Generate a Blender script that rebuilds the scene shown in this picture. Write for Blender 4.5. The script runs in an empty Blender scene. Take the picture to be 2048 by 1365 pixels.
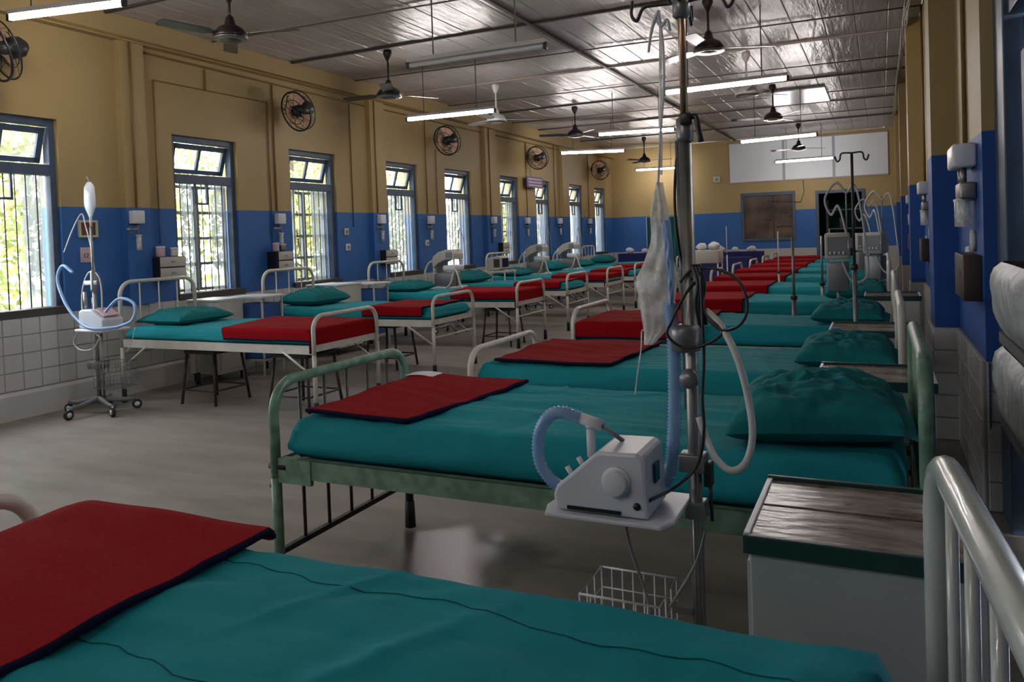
import bpy, bmesh, math, random
from mathutils import Vector, Matrix, Euler, noise
R = math.radians
random.seed(7)
SC = bpy.context.scene
COL = SC.collection

# ------------------------------------------------------------------ camera
F, PY, YAW, PIT, ROLL, H = 1556.0, 513.0, 0.44335, 0.02525, 0.03605, 1.3
fw = Vector((-math.sin(YAW)*math.cos(PIT), math.cos(YAW)*math.cos(PIT), -math.sin(PIT)))
r0 = Vector((math.cos(YAW), math.sin(YAW), 0)); d0 = fw.cross(r0)
cr = r0*math.cos(ROLL) + d0*math.sin(ROLL)
cd = -r0*math.sin(ROLL) + d0*math.cos(ROLL)
CAM = Vector((0, 0, H))
cam_data = bpy.data.cameras.new('camera'); cam = bpy.data.objects.new('camera', cam_data); COL.objects.link(cam)
cam.matrix_world = Matrix(((cr.x, -cd.x, -fw.x, CAM.x), (cr.y, -cd.y, -fw.y, CAM.y), (cr.z, -cd.z, -fw.z, CAM.z), (0, 0, 0, 1)))
cam_data.sensor_width = 36; cam_data.lens = F/2048*36
cam_data.shift_y = -(682.5-PY)/2048
cam_data.clip_start = 0.05; cam_data.clip_end = 200
SC.camera = cam

# ------------------------------------------------------------------ light and exposure
SC.view_settings.view_transform = 'Standard'; SC.view_settings.look = 'None'
SC.view_settings.gamma = 1; SC.view_settings.use_curve_mapping = False
SC.view_settings.exposure = 1.8
WORLD_STRENGTH = 5.0
TUBE_STRENGTH = 26.0
w = bpy.data.worlds.new('world'); SC.world = w; w.use_nodes = True
bg = w.node_tree.nodes['Background']; bg.inputs[0].default_value = (0.86, 0.93, 1.0, 1); bg.inputs[1].default_value = WORLD_STRENGTH
SC.cycles.use_denoising = True
SC.cycles.max_bounces = 10; SC.cycles.diffuse_bounces = 5; SC.cycles.glossy_bounces = 4
SC.cycles.transparent_max_bounces = 12; SC.cycles.transmission_bounces = 6
SC.cycles.sample_clamp_indirect = 6.0
def portal(loc, sx, sy, direction):
    l = bpy.data.lights.new('window_portal', 'AREA'); l.shape = 'RECTANGLE'; l.size = sx; l.size_y = sy
    l.cycles.is_portal = True
    o = bpy.data.objects.new('window_portal', l); COL.objects.link(o); o.location = loc
    o.rotation_euler = Vector(direction).to_track_quat('-Z', 'Z').to_euler()

def P(x, y, Y):
    """world point at depth row Y (metres down the ward) along the line of sight of photo position x, y"""
    v = fw + cr*((x-1024)/F) + cd*((y-PY)/F)
    return CAM + v*(Y/v.y)
def PX(x, y, X):
    v = fw + cr*((x-1024)/F) + cd*((y-PY)/F)
    return CAM + v*(X/v.x)

# ------------------------------------------------------------------ materials
MATS = {}
def mat(name, col, rough=0.6, metal=0.0, noise_amt=0.0, noise_scale=8.0, col2=None, bump=0.0, bump_scale=60.0, alpha=1.0, trans=0.0, emit=None, estr=0.0, coat=0.0, spec=0.5, detail=4.0, stretch=None):
    m = bpy.data.materials.new(name); m.use_nodes = True; nt = m.node_tree; N = nt.nodes; L = nt.links
    b = N['Principled BSDF']
    b.inputs['Base Color'].default_value = (*col, 1); b.inputs['Roughness'].default_value = rough; b.inputs['Metallic'].default_value = metal
    b.inputs['Specular IOR Level'].default_value = spec
    if coat: b.inputs['Coat Weight'].default_value = coat
    if alpha < 1: b.inputs['Alpha'].default_value = alpha
    if trans: b.inputs['Transmission Weight'].default_value = trans
    if emit: b.inputs['Emission Color'].default_value = (*emit, 1); b.inputs['Emission Strength'].default_value = estr
    tc = N.new('ShaderNodeTexCoord'); src = tc.outputs['Object']
    if stretch:
        mp = N.new('ShaderNodeMapping'); mp.inputs['Scale'].default_value = stretch; L.new(src, mp.inputs[0]); src = mp.outputs[0]
    if col2 is not None:
        t = N.new('ShaderNodeTexNoise'); t.inputs['Scale'].default_value = noise_scale; t.inputs['Detail'].default_value = detail
        L.new(src, t.inputs['Vector'])
        rp = N.new('ShaderNodeValToRGB'); rp.color_ramp.elements[0].position = 0.5-noise_amt; rp.color_ramp.elements[1].position = 0.5+noise_amt
        rp.color_ramp.elements[0].color = (*col, 1); rp.color_ramp.elements[1].color = (*col2, 1)
        L.new(t.outputs['Fac'], rp.inputs[0]); L.new(rp.outputs[0], b.inputs['Base Color'])
    if bump:
        t2 = N.new('ShaderNodeTexNoise'); t2.inputs['Scale'].default_value = bump_scale; t2.inputs['Detail'].default_value = 3
        L.new(src, t2.inputs['Vector'])
        bp = N.new('ShaderNodeBump'); bp.inputs['Strength'].default_value = bump; bp.inputs['Distance'].default_value = 0.02
        L.new(t2.outputs['Fac'], bp.inputs['Height']); L.new(bp.outputs[0], b.inputs['Normal'])
    MATS[name] = m
    return m
M = MATS
mat('teal_sheet', (0.009, 0.215, 0.25), 0.85, bump=0.25, bump_scale=9, noise_amt=0.3, noise_scale=3, col2=(0.013, 0.27, 0.31), spec=0.2, stretch=(1, 2.5, 1))
mat('teal_pillow', (0.006, 0.14, 0.145), 0.85, bump=0.35, bump_scale=14, noise_amt=0.3, noise_scale=5, col2=(0.009, 0.175, 0.18), spec=0.2)
mat('red_wool', (0.20, 0.0015, 0.004), 0.95, bump=0.3, bump_scale=5, noise_amt=0.25, noise_scale=120, col2=(0.28, 0.003, 0.007), spec=0.1)
mat('navy_hem', (0.01, 0.008, 0.03), 0.9, spec=0.1)
mat('seam', (0.005, 0.10, 0.11), 0.9, spec=0.1)
mat('cream_paint', (0.50, 0.47, 0.41), 0.4, noise_amt=0.2, noise_scale=14, col2=(0.60, 0.57, 0.50), bump=0.05)
mat('pink_cream_paint', (0.52, 0.42, 0.37), 0.4, noise_amt=0.25, noise_scale=18, col2=(0.60, 0.52, 0.46))
mat('grey_paint', (0.36, 0.40, 0.37), 0.25, noise_amt=0.3, noise_scale=9, col2=(0.48, 0.50, 0.46), bump=0.04, coat=0.3)
mat('green_paint', (0.10, 0.19, 0.13), 0.4, noise_amt=0.12, noise_scale=22, col2=(0.17, 0.29, 0.21), bump=0.1)
mat('dark_iron', (0.018, 0.014, 0.014), 0.5, bump=0.15, noise_amt=0.2, noise_scale=40, col2=(0.05, 0.035, 0.03))
mat('rubber', (0.012, 0.012, 0.013), 0.6)
mat('steel', (0.24, 0.23, 0.225), 0.42, metal=.9, noise_amt=0.3, noise_scale=30, col2=(0.34, 0.32, 0.30))
mat('brass_tube', (0.38, 0.27, 0.17), 0.35, metal=0.9)
mat('grey_metal', (0.22, 0.22, 0.225), 0.4, metal=0.6, bump=0.05)
mat('white_plastic', (0.62, 0.63, 0.66), 0.35, noise_amt=0.3, noise_scale=5, col2=(0.68, 0.69, 0.71))
mat('device_white', (0.56, 0.58, 0.64), 0.3, noise_amt=0.3, noise_scale=5, col2=(0.60, 0.62, 0.67))
mat('beige_plastic', (0.46, 0.43, 0.38), 0.45)
mat('grey_plastic', (0.20, 0.20, 0.21), 0.5)
mat('black_plastic', (0.01, 0.01, 0.012), 0.4)
mat('blue_hose', (0.30, 0.48, 0.78), 0.25, alpha=0.75)
mat('white_hose', (0.58, 0.60, 0.57), 0.4, alpha=0.9)
mat('clear_plastic', (0.66, 0.68, 0.63), 0.25, alpha=0.62, noise_amt=0.08, noise_scale=30, col2=(0.95, 0.95, 0.92), bump=0.5, bump_scale=30)
mat('plastic_wrap', (0.30, 0.31, 0.32), 0.42, noise_amt=0.15, noise_scale=8, col2=(0.46, 0.47, 0.47), bump=0.9, bump_scale=14)
mat('screen_dark', (0.01, 0.015, 0.05), 0.15)
mat('locker_body', (0.29, 0.34, 0.35), 0.35, noise_amt=0.25, noise_scale=5, col2=(0.34, 0.385, 0.39))
mat('locker_cream', (0.50, 0.48, 0.43), 0.45, noise_amt=0.2, noise_scale=7, col2=(0.58, 0.56, 0.50))
mat('locker_blue', (0.03, 0.10, 0.32), 0.45)
mat('locker_green', (0.01, 0.045, 0.04), 0.4)
mat('locker_top', (0.10, 0.065, 0.045), 0.22, noise_amt=0.13, noise_scale=9, col2=(0.30, 0.25, 0.22), bump=0.12, bump_scale=14, stretch=(1, 3, 1))
mat('window_blue', (0.045, 0.07, 0.12), 0.5, noise_amt=0.25, noise_scale=10, col2=(0.07, 0.10, 0.155), bump=0.05)
mat('door_blue', (0.028, 0.05, 0.09), 0.4, noise_amt=0.25, noise_scale=6, col2=(0.045, 0.075, 0.125))
mat('sill_dark', (0.06, 0.05, 0.045), 0.7)
mat('conduit_yellow', (0.20, 0.115, 0.025), 0.55)
mat('conduit_blue', (0.015, 0.06, 0.25), 0.5)
mat('socket_brown', (0.05, 0.03, 0.025), 0.5)
mat('plaster_patch', (0.55, 0.55, 0.55), 0.8)
mat('fan_brown', (0.02, 0.012, 0.012), 0.35)
mat('fan_white', (0.6, 0.6, 0.6), 0.4)
mat('fan_peach', (0.85, 0.55, 0.42), 0.5)
mat('batten_dark', (0.06, 0.045, 0.04), 0.6)
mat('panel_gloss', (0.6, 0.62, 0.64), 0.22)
mat('ceiling_gap', (0.10, 0.085, 0.08), 0.7)
mat('batten_light', (0.35, 0.29, 0.25), 0.5)
mat('pipe_grey', (0.12, 0.11, 0.10), 0.5)
mat('tube_glow', (1, 1, 1), 0.5, emit=(1.0, 0.93, 0.90), estr=TUBE_STRENGTH)
mat('tube_off', (0.6, 0.6, 0.6), 0.3)
mat('tube_housing', (0.50, 0.47, 0.45), 0.5)
mat('tile_white', (0.50, 0.49, 0.48), 0.25, noise_amt=0.25, noise_scale=1.5, col2=(0.60, 0.58, 0.56))
mat('tile_grout', (0.34, 0.31, 0.28), 0.9)
mat('curtain_green', (0.01, 0.12, 0.10), 0.9)
mat('navy_cloth', (0.012, 0.015, 0.12), 0.85)
mat('bag_white', (0.62, 0.62, 0.64), 0.6)
mat('panel_sheet', (0.66, 0.70, 0.75), 0.5, noise_amt=0.3, noise_scale=2, col2=(0.72, 0.75, 0.78), bump=0.15, bump_scale=6)
mat('panel_post', (0.30, 0.33, 0.38), 0.5)
mat('glass_dark', (0.05, 0.035, 0.03), 0.35, spec=0.15, noise_amt=0.15, noise_scale=2.2, col2=(0.16, 0.11, 0.08))
mat('shelf_grey', (0.20, 0.18, 0.17), 0.6)
mat('sign_pink', (0.60, 0.42, 0.45), 0.6)
mat('sign_purple', (0.16, 0.12, 0.24), 0.6)
mat('picture_red', (0.16, 0.02, 0.01), 0.4, noise_amt=0.1, noise_scale=14, col2=(0.06, 0.06, 0.02))
mat('picture_frame', (0.50, 0.50, 0.36), 0.5)
mat('drip_bag', (0.72, 0.76, 0.82), 0.2, alpha=0.8)
mat('bark', (0.08, 0.06, 0.04), 0.9)
mat('leaf', (0.19, 0.24, 0.06), 0.6, noise_amt=0.15, noise_scale=1.6, col2=(0.52, 0.48, 0.20))
mat('grass', (0.12, 0.15, 0.05), 0.9, noise_amt=0.2, noise_scale=2, col2=(0.22, 0.22, 0.1))
mat('paper_white', (0.7, 0.68, 0.66), 0.7)
mat('outer_wall', (0.5, 0.45, 0.35), 0.8)

def add_nodes(m):
    return m.node_tree.nodes, m.node_tree.links, m.node_tree.nodes['Principled BSDF']

# painted walls: yellow above the dado line, blue below it, whitewash/tile backing at the foot
def wall_paint(name, z_tile, z_blue, yel, yel2, blu, blu2):
    m = mat(name, yel, 0.55, bump=0.05, bump_scale=20, spec=0.35); N, L, b = add_nodes(m)
    g = N.new('ShaderNodeNewGeometry'); s = N.new('ShaderNodeSeparateXYZ'); L.new(g.outputs['Position'], s.inputs[0])
    n = N.new('ShaderNodeTexNoise'); n.inputs['Scale'].default_value = 1.3; n.inputs['Detail'].default_value = 6; L.new(g.outputs['Position'], n.inputs['Vector'])
    def mix(a, c, fac=None):
        x = N.new('ShaderNodeMix'); x.data_type = 'RGBA'
        if isinstance(a, tuple): x.inputs[6].default_value = (*a, 1)
        else: L.new(a, x.inputs[6])
        if isinstance(c, tuple): x.inputs[7].default_value = (*c, 1)
        else: L.new(c, x.inputs[7])
        L.new(fac, x.inputs[0]); return x.outputs[2]
    def gt(v):
        q = N.new('ShaderNodeMath'); q.operation = 'GREATER_THAN'; L.new(s.outputs['Z'], q.inputs[0]); q.inputs[1].default_value = v; return q.outputs[0]
    y = mix(yel, yel2, n.outputs['Fac']); bl = mix(blu, blu2, n.outputs['Fac'])
    c1 = mix((0.45, 0.43, 0.40), bl, gt(z_tile)); c2 = mix(c1, y, gt(z_blue)); L.new(c2, b.inputs['Base Color'])
    return m
YEL, YEL2 = (0.33, 0.235, 0.10), (0.42, 0.305, 0.135)
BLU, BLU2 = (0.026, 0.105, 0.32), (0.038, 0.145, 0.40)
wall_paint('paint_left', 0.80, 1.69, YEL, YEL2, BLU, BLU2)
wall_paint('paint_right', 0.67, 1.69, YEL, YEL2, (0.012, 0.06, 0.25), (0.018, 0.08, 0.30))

# floor: worn concrete, with a wet dark patch by the green bed
def floor_mat():
    m = mat('floor_concrete', (0.2, 0.18, 0.16), 0.5); N, L, b = add_nodes(m)
    g = N.new('ShaderNodeNewGeometry')
    n1 = N.new('ShaderNodeTexNoise'); n1.inputs['Scale'].default_value = 0.9; n1.inputs['Detail'].default_value = 8; n1.inputs['Roughness'].default_value = 0.6; L.new(g.outputs['Position'], n1.inputs['Vector'])
    mp = N.new('ShaderNodeMapping'); mp.inputs['Scale'].default_value = (1.0, 4.0, 1); mp.inputs['Rotation'].default_value = (0, 0, 0.15); L.new(g.outputs['Position'], mp.inputs[0])
    n2 = N.new('ShaderNodeTexNoise'); n2.inputs['Scale'].default_value = 1.6; n2.inputs['Detail'].default_value = 5; L.new(mp.outputs[0], n2.inputs['Vector'])
    rp = N.new('ShaderNodeValToRGB'); rp.color_ramp.elements[0].position = .3; rp.color_ramp.elements[1].position = .72
    rp.color_ramp.elements[0].color = (0.165, 0.14, 0.12, 1); rp.color_ramp.elements[1].color = (0.34, 0.295, 0.255, 1)
    ad = N.new('ShaderNodeMath'); ad.operation = 'ADD'; L.new(n1.outputs[0], ad.inputs[0]); L.new(n2.outputs[0], ad.inputs[1])
    hf = N.new('ShaderNodeMath'); hf.operation = 'MULTIPLY'; hf.inputs[1].default_value = .5; L.new(ad.outputs[0], hf.inputs[0]); L.new(hf.outputs[0], rp.inputs[0])
    # wet patch mask
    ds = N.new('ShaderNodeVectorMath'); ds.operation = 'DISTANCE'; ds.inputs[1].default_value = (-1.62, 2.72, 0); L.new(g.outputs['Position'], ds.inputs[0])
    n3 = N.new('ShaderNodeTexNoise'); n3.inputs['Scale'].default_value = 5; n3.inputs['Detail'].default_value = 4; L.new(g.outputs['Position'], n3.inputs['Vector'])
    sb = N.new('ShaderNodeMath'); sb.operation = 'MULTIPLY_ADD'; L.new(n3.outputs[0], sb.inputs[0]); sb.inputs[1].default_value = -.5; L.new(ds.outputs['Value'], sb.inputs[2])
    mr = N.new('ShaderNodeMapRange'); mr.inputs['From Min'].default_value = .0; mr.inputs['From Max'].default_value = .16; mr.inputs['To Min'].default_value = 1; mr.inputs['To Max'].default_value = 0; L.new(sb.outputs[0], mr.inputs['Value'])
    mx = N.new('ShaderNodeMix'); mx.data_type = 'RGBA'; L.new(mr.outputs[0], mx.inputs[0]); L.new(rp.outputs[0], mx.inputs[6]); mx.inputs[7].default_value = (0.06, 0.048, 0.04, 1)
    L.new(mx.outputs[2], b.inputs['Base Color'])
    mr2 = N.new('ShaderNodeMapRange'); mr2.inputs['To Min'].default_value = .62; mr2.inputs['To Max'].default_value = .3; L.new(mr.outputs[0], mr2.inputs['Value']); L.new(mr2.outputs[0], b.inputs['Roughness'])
    bp = N.new('ShaderNodeBump'); bp.inputs['Strength'].default_value = .12; bp.inputs['Distance'].default_value = .01; L.new(n3.outputs[0], bp.inputs['Height']); L.new(bp.outputs[0], b.inputs['Normal'])
floor_mat()

# glossy painted ceiling boards
def plank_mat():
    m = mat('plank_paint', (0.3, 0.27, 0.26), 0.28, bump=0.0, spec=0.6); N, L, b = add_nodes(m)
    g = N.new('ShaderNodeNewGeometry')
    n1 = N.new('ShaderNodeTexNoise'); n1.inputs['Scale'].default_value = 1.2; n1.inputs['Detail'].default_value = 6; L.new(g.outputs['Position'], n1.inputs['Vector'])
    rp = N.new('ShaderNodeValToRGB'); rp.color_ramp.elements[0].position = .3; rp.color_ramp.elements[1].position = .7
    rp.color_ramp.elements[0].color = (0.34, 0.31, 0.30, 1); rp.color_ramp.elements[1].color = (0.48, 0.45, 0.44, 1); L.new(n1.outputs[0], rp.inputs[0])
    oi = N.new('ShaderNodeObjectInfo')
    hs = N.new('ShaderNodeHueSaturation'); mr = N.new('ShaderNodeMapRange'); mr.inputs['To Min'].default_value = .85; mr.inputs['To Max'].default_value = 1.1
    L.new(oi.outputs['Random'], mr.inputs['Value']); L.new(mr.outputs[0], hs.inputs['Value']); L.new(rp.outputs[0], hs.inputs['Color']); L.new(hs.outputs[0], b.inputs['Base Color'])
    mp = N.new('ShaderNodeMapping'); mp.inputs['Scale'].default_value = (9, 1.3, 1); mp.inputs['Rotation'].default_value = (0, 0, .25); L.new(g.outputs['Position'], mp.inputs[0])
    n2 = N.new('ShaderNodeTexNoise'); n2.inputs['Scale'].default_value = 1.6; n2.inputs['Detail'].default_value = 4; L.new(mp.outputs[0], n2.inputs['Vector'])
    bp = N.new('ShaderNodeBump'); bp.inputs['Strength'].default_value = .6; bp.inputs['Distance'].default_value = .03; L.new(n2.outputs[0], bp.inputs['Height']); L.new(bp.outputs[0], b.inputs['Normal'])
plank_mat()

# ------------------------------------------------------------------ mesh helpers
class MB:
    def __init__(s): s.v = []; s.f = []; s.sm = []
    def add(s, vs, fs, smooth=False):
        o = len(s.v); s.v += [tuple(v) for v in vs]; s.f += [tuple(i+o for i in f) for f in fs]; s.sm += [smooth]*len(fs); return s
    def box(s, a, b, bev=0.0):
        x0, x1 = sorted((a[0], b[0])); y0, y1 = sorted((a[1], b[1])); z0, z1 = sorted((a[2], b[2]))
        if bev <= 0:
            vs = [(x, y, z) for z in (z0, z1) for y in (y0, y1) for x in (x0, x1)]
            return s.add(vs, [(0, 2, 3, 1), (4, 5, 7, 6), (0, 1, 5, 4), (2, 6, 7, 3), (0, 4, 6, 2), (1, 3, 7, 5)])
        bm = bmesh.new(); bmesh.ops.create_cube(bm, size=1)
        for v in bm.verts: v.co = Vector(((x0+x1)/2+v.co.x*(x1-x0), (y0+y1)/2+v.co.y*(y1-y0), (z0+z1)/2+v.co.z*(z1-z0)))
        bmesh.ops.bevel(bm, geom=bm.edges[:], offset=min(bev, (x1-x0)*.45, (y1-y0)*.45, (z1-z0)*.45), segments=2, profile=.5, affect='EDGES')
        return s.bm(bm, True)
    def bm(s, bm, smooth=False):
        bm.verts.index_update(); s.add([v.co[:] for v in bm.verts], [[v.index for v in f.verts] for f in bm.faces], smooth); bm.free(); return s
    def tube(s, pts, r, n=8, caps=True, closed=False):
        pts = [Vector(p) for p in pts]; k = len(pts); rings = []
        rr = r if isinstance(r, (list, tuple)) else [r]*k
        prev = None
        for i, p in enumerate(pts):
            a = pts[(i-1) % k] if (i > 0 or closed) else p; b = pts[(i+1) % k] if (i < k-1 or closed) else p
            t = (b-a); t = t.normalized() if t.length > 1e-9 else Vector((0, 0, 1))
            if prev is None:
                u = t.cross(Vector((0, 0, 1))); 
                if u.length < .1: u = t.cross(Vector((1, 0, 0)))
            else: u = prev - t*prev.dot(t)
            if u.length < 1e-6: u = t.orthogonal()
            u.normalize(); prev = u; v = t.cross(u)
            rings.append([p+(u*math.cos(2*math.pi*j/n)+v*math.sin(2*math.pi*j/n))*rr[i] for j in range(n)])
        vs = [q for g in rings for q in g]; fs = []
        m = k if closed else k-1
        for i in range(m):
            i2 = (i+1) % k
            for j in range(n): fs.append((i*n+j, i*n+(j+1) % n, i2*n+(j+1) % n, i2*n+j))
        if caps and not closed: fs += [tuple(range(n-1, -1, -1)), tuple((k-1)*n+j for j in range(n))]
        return s.add(vs, fs, True)
    def cyl(s, a, b, r, n=10, r2=None): return s.tube([a, b], [r, r if r2 is None else r2], n)
    def lathe(s, prof, c=(0, 0, 0), n=20, mtx=None):
        vs = []; fs = []
        for (r, z) in prof:
            for j in range(n):
                v = Vector((r*math.cos(2*math.pi*j/n), r*math.sin(2*math.pi*j/n), z))
                if mtx is not None: v = mtx @ v
                vs.append(v+Vector(c))
        for i in range(len(prof)-1):
            for j in range(n): fs.append((i*n+j, i*n+(j+1) % n, (i+1)*n+(j+1) % n, (i+1)*n+j))
        if prof[0][0] > 1e-4: fs.append(tuple(range(n-1, -1, -1)))
        if prof[-1][0] > 1e-4: fs.append(tuple((len(prof)-1)*n+j for j in range(n)))
        return s.add(vs, fs, True)
    def prism(s, poly, axis, a, b):
        """polygon given in the two other axes, extruded along axis from a to b"""
        def mk(p, t):
            return {'x': (t, p[0], p[1]), 'y': (p[0], t, p[1]), 'z': (p[0], p[1], t)}[axis]
        n = len(poly); vs = [mk(p, a) for p in poly]+[mk(p, b) for p in poly]
        fs = [tuple(range(n)), tuple(range(2*n-1, n-1, -1))]+[(i, i+n, (i+1) % n+n, (i+1) % n) for i in range(n)]
        return s.add(vs, fs)
    def grid(s, fn, nu, nv, smooth=True, closed_u=False):
        vs = [fn(i/nu, j/nv) for i in range(nu+1) for j in range(nv+1)]; fs = []
        for i in range(nu):
            for j in range(nv):
                a = i*(nv+1)+j; fs.append((a, a+1, a+nv+2, a+nv+1))
        return s.add(vs, fs, smooth)
    def build(s, name, m, parent=None, loc=None, recalc=True, bevel=0):
        me = bpy.data.meshes.new(name); me.from_pydata([tuple(v) for v in s.v], [], s.f)
        me.polygons.foreach_set('use_smooth', s.sm); me.update()
        if recalc:
            bm = bmesh.new(); bm.from_mesh(me); bmesh.ops.recalc_face_normals(bm, faces=bm.faces); bm.to_mesh(me); bm.free()
        me.materials.append(m if not isinstance(m, str) else M[m])
        o = bpy.data.objects.new(name, me); COL.objects.link(o)
        if parent is not None: o.parent = parent
        if loc is not None: o.location = loc
        if bevel:
            b = o.modifiers.new('bevel', 'BEVEL'); b.width = bevel; b.segments = 2; b.limit_method = 'ANGLE'
        return o
def B(): return MB()
def tag(o, label=None, cat=None, group=None, kind=None):
    if label: o['label'] = label
    if cat: o['category'] = cat
    if group: o['group'] = group
    if kind: o['kind'] = kind
    return o
def thing(name, label, cat, loc=(0, 0, 0), rz=0, group=None):
    o = bpy.data.objects.new(name, None); COL.objects.link(o); o.empty_display_size = .1
    o.location = loc; o.rotation_euler = (0, 0, rz); return tag(o, label, cat, group)
def structure(name, loc=(0, 0, 0)):
    o = bpy.data.objects.new(name, None); COL.objects.link(o); o.location = loc; o['kind'] = 'structure'; return o
CH = {}
def kids(o): return [c for c in bpy.data.objects if c.parent == o]
def copy_tree(root, loc, rz=None, label=None):
    def rec(o, parent):
        c = o.copy(); COL.objects.link(c); c.parent = parent
        for ch in KIDS.get(o.name, []): rec(ch, c)
        return c
    KIDS = {}
    for x in bpy.data.objects:
        if x.parent: KIDS.setdefault(x.parent.name, []).append(x)
    c = rec(root, None); c.location = loc
    if rz is not None: c.rotation_euler = (0, 0, rz)
    if label: c['label'] = label
    return c
def crv(pts, n=8):
    """Catmull-Rom through the points"""
    p = [Vector(q) for q in pts]; p = [p[0]*2-p[1]]+p+[p[-1]*2-p[-2]]; out = []
    for i in range(1, len(p)-2):
        for k in range(n):
            t = k/n; a, b, c, d = p[i-1:i+3]
            out.append(.5*((2*b)+(c-a)*t+(2*a-5*b+4*c-d)*t*t+(3*b-a-3*c+d)*t**3))
    out.append(p[-2]); return out
def resample(pts, step):
    out = [pts[0]]; acc = 0
    for a, b in zip(pts, pts[1:]):
        L = (b-a).length
        while acc+L >= step:
            t = (step-acc)/L; a = a+(b-a)*t; out.append(a.copy()); L = (b-a).length; acc = 0
        acc += L
    return out
def hose(mb, pts, r, step=.008, amp=.14, n=10):
    q = resample(crv(pts, 10), step/2); rr = [r*(1+amp*(1 if i % 2 else -1)) for i in range(len(q))]
    return mb.tube(q, rr, n)
def arch(y0, y1, z0, z1, rad, x=0, n=7):
    """points of a bent tube in the YZ plane, up from z0, round, across at z1, round and down"""
    pts = [(x, y0, z0)]
    for k in range(n+1):
        a = math.pi-k*math.pi/2/n; pts.append((x, y0+rad+rad*math.cos(a), z1-rad+rad*math.sin(a)))
    for k in range(n+1):
        a = math.pi/2-k*math.pi/2/n; pts.append((x, y1-rad+rad*math.cos(a), z1-rad+rad*math.sin(a)))
    pts.append((x, y1, z0)); return pts

# ------------------------------------------------------------------ the room
XL, XR, YB, YF, ZC = -6.22, 0.41, 19.19, -2.6, 3.42
fl = B().box((XL-.3, YF-.2, -.1), (XR+.5, YB+.3, 0)).build('floor', 'floor_concrete'); tag(fl, kind='structure')
WZ0, WZ1 = 0.82, 2.42
WINS = [(-1.75, -.9), (-.13, .72), (1.87, 2.72), (3.47, 4.30), (5.47, 6.31), (7.13, 7.98), (9.10, 9.92), (10.72, 11.59), (12.70, 13.48), (14.30, 15.06), (16.15, 17.0), (17.87, 18.66)]
TH = .26
wl = B(); y = YF
for a, b in WINS:
    wl.box((XL-TH, y, 0), (XL, a, ZC)); wl.box((XL-TH, a, 0), (XL, b, WZ0)); wl.box((XL-TH, a, WZ1), (XL, b, ZC)); y = b
wl.box((XL-TH, y, 0), (XL, YB, ZC))
wl = wl.build('wall_left', 'paint_left'); tag(wl, kind='structure')
PIL_L = [(-2.2, -1.95), (1.2, 1.55), (4.87, 5.13), (8.66, 9.0), (12.02, 12.44), (15.62, 16.0)]
for a, b in PIL_L:
    B().box((XL, a, .8), (XL+.07, b, 3.2)).build('pilaster', 'paint_left', wl)
# cornice beam under the ceiling
B().box((XL, YF, 3.2), (XL+.09, YB, 3.419)).build('cornice', 'paint_left', wl)
# right wall with its pilasters; it steps back by the doorway near the camera
wr = B().box((XR, 4.0, 0), (XR+.45, YB, ZC))
wr.box((XR+.22, YF, 0), (XR+.45, 2.1, ZC)); wr.box((XR+.22, 2.1, 2.95), (XR+.45, 4.0, ZC))
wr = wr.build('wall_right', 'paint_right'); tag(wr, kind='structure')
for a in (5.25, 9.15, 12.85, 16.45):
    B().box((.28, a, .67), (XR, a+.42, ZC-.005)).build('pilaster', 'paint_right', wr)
wb = B().box((XL, YB, 0), (-3.0, YB+.15, ZC)).box((-3.0, YB, 0), (-1.78, YB+.15, .99)).box((-3.0, YB, 2.13), (-1.34, YB+.15, ZC)).box((-1.78, YB, 0), (-1.34, YB+.15, 2.13)).box((-1.34, YB, 2.10), (-.30, YB+.15, ZC)).box((-.30, YB, 0), (XR, YB+.15, ZC)).build('wall_back', 'paint_left'); tag(wb, kind='structure')
wf = B().box((XL, YF-.15, 0), (XR+.3, YF, ZC)).build('wall_front', 'paint_left'); tag(wf, kind='structure')

# ceiling: deck, boards, battens
ce = B().box((XL-.3, YF-.2, ZC+.02), (XR+.5, YB+.3, ZC+.12)).build('ceiling', 'ceiling_gap'); tag(ce, kind='structure')
BEAMS = [2.34, 4.74, 7.14, 9.54, 11.94, 14.34, 16.74]
ys = [YF]+[-.06]+BEAMS+[YB]
xs = [XL+.0+.3014*i for i in range(23)]
planks = {}
for i in range(len(ys)-1):
    for j in range(22):
        Lp = ys[i+1]-ys[i]; key = round(Lp, 2)
        if key not in planks:
            g = .0015; mb = B(); x0, x1, y0, y1 = g, .3014-g, g, Lp-g
            vs = [(x0, y0, .02), (x1, y0, .02), (x1, y1, .02), (x0, y1, .02), (x0, y0, .006), (x1, y0, .006), (x1, y1, .006), (x0, y1, .006), (x0+.006, y0+.006, 0), (x1-.006, y0+.006, 0), (x1-.006, y1-.006, 0), (x0+.006, y1-.006, 0)]
            fs = [(0, 1, 2, 3), (11, 10, 9, 8)]+[(a, (a+1) % 4, (a+1) % 4+4, a+4) for a in range(4)]+[(a+4, (a+1) % 4+4, (a+1) % 4+8, a+8) for a in range(4)]
            mb.add(vs, fs); o = mb.build('plank', 'plank_paint', ce); planks[key] = o
        else:
            o = planks[key].copy(); COL.objects.link(o)
        o.location = (xs[j], ys[i], ZC+random.uniform(-.0015, .0015)); o.rotation_euler = (random.uniform(-.0006, .0006), random.uniform(-.005, .005), 0)
for k, yb in enumerate(BEAMS):
    B().box((XL+.09, yb-.016, ZC-.024), (XR, yb+.016, ZC-.003)).build('batten', 'batten_light' if k in (3, ) else 'batten_dark', ce)
B().box((-3.12, YF, ZC-.028), (-3.08, YB, ZC-.004)).build('batten', 'batten_dark', ce)
B().box((-1.62, 12.75, ZC-.03), (-.72, 14.2, ZC-.005)).build('pale_panel', 'panel_gloss', ce, bevel=.004)  # plain pale glossy panel just under the ceiling boards
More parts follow.
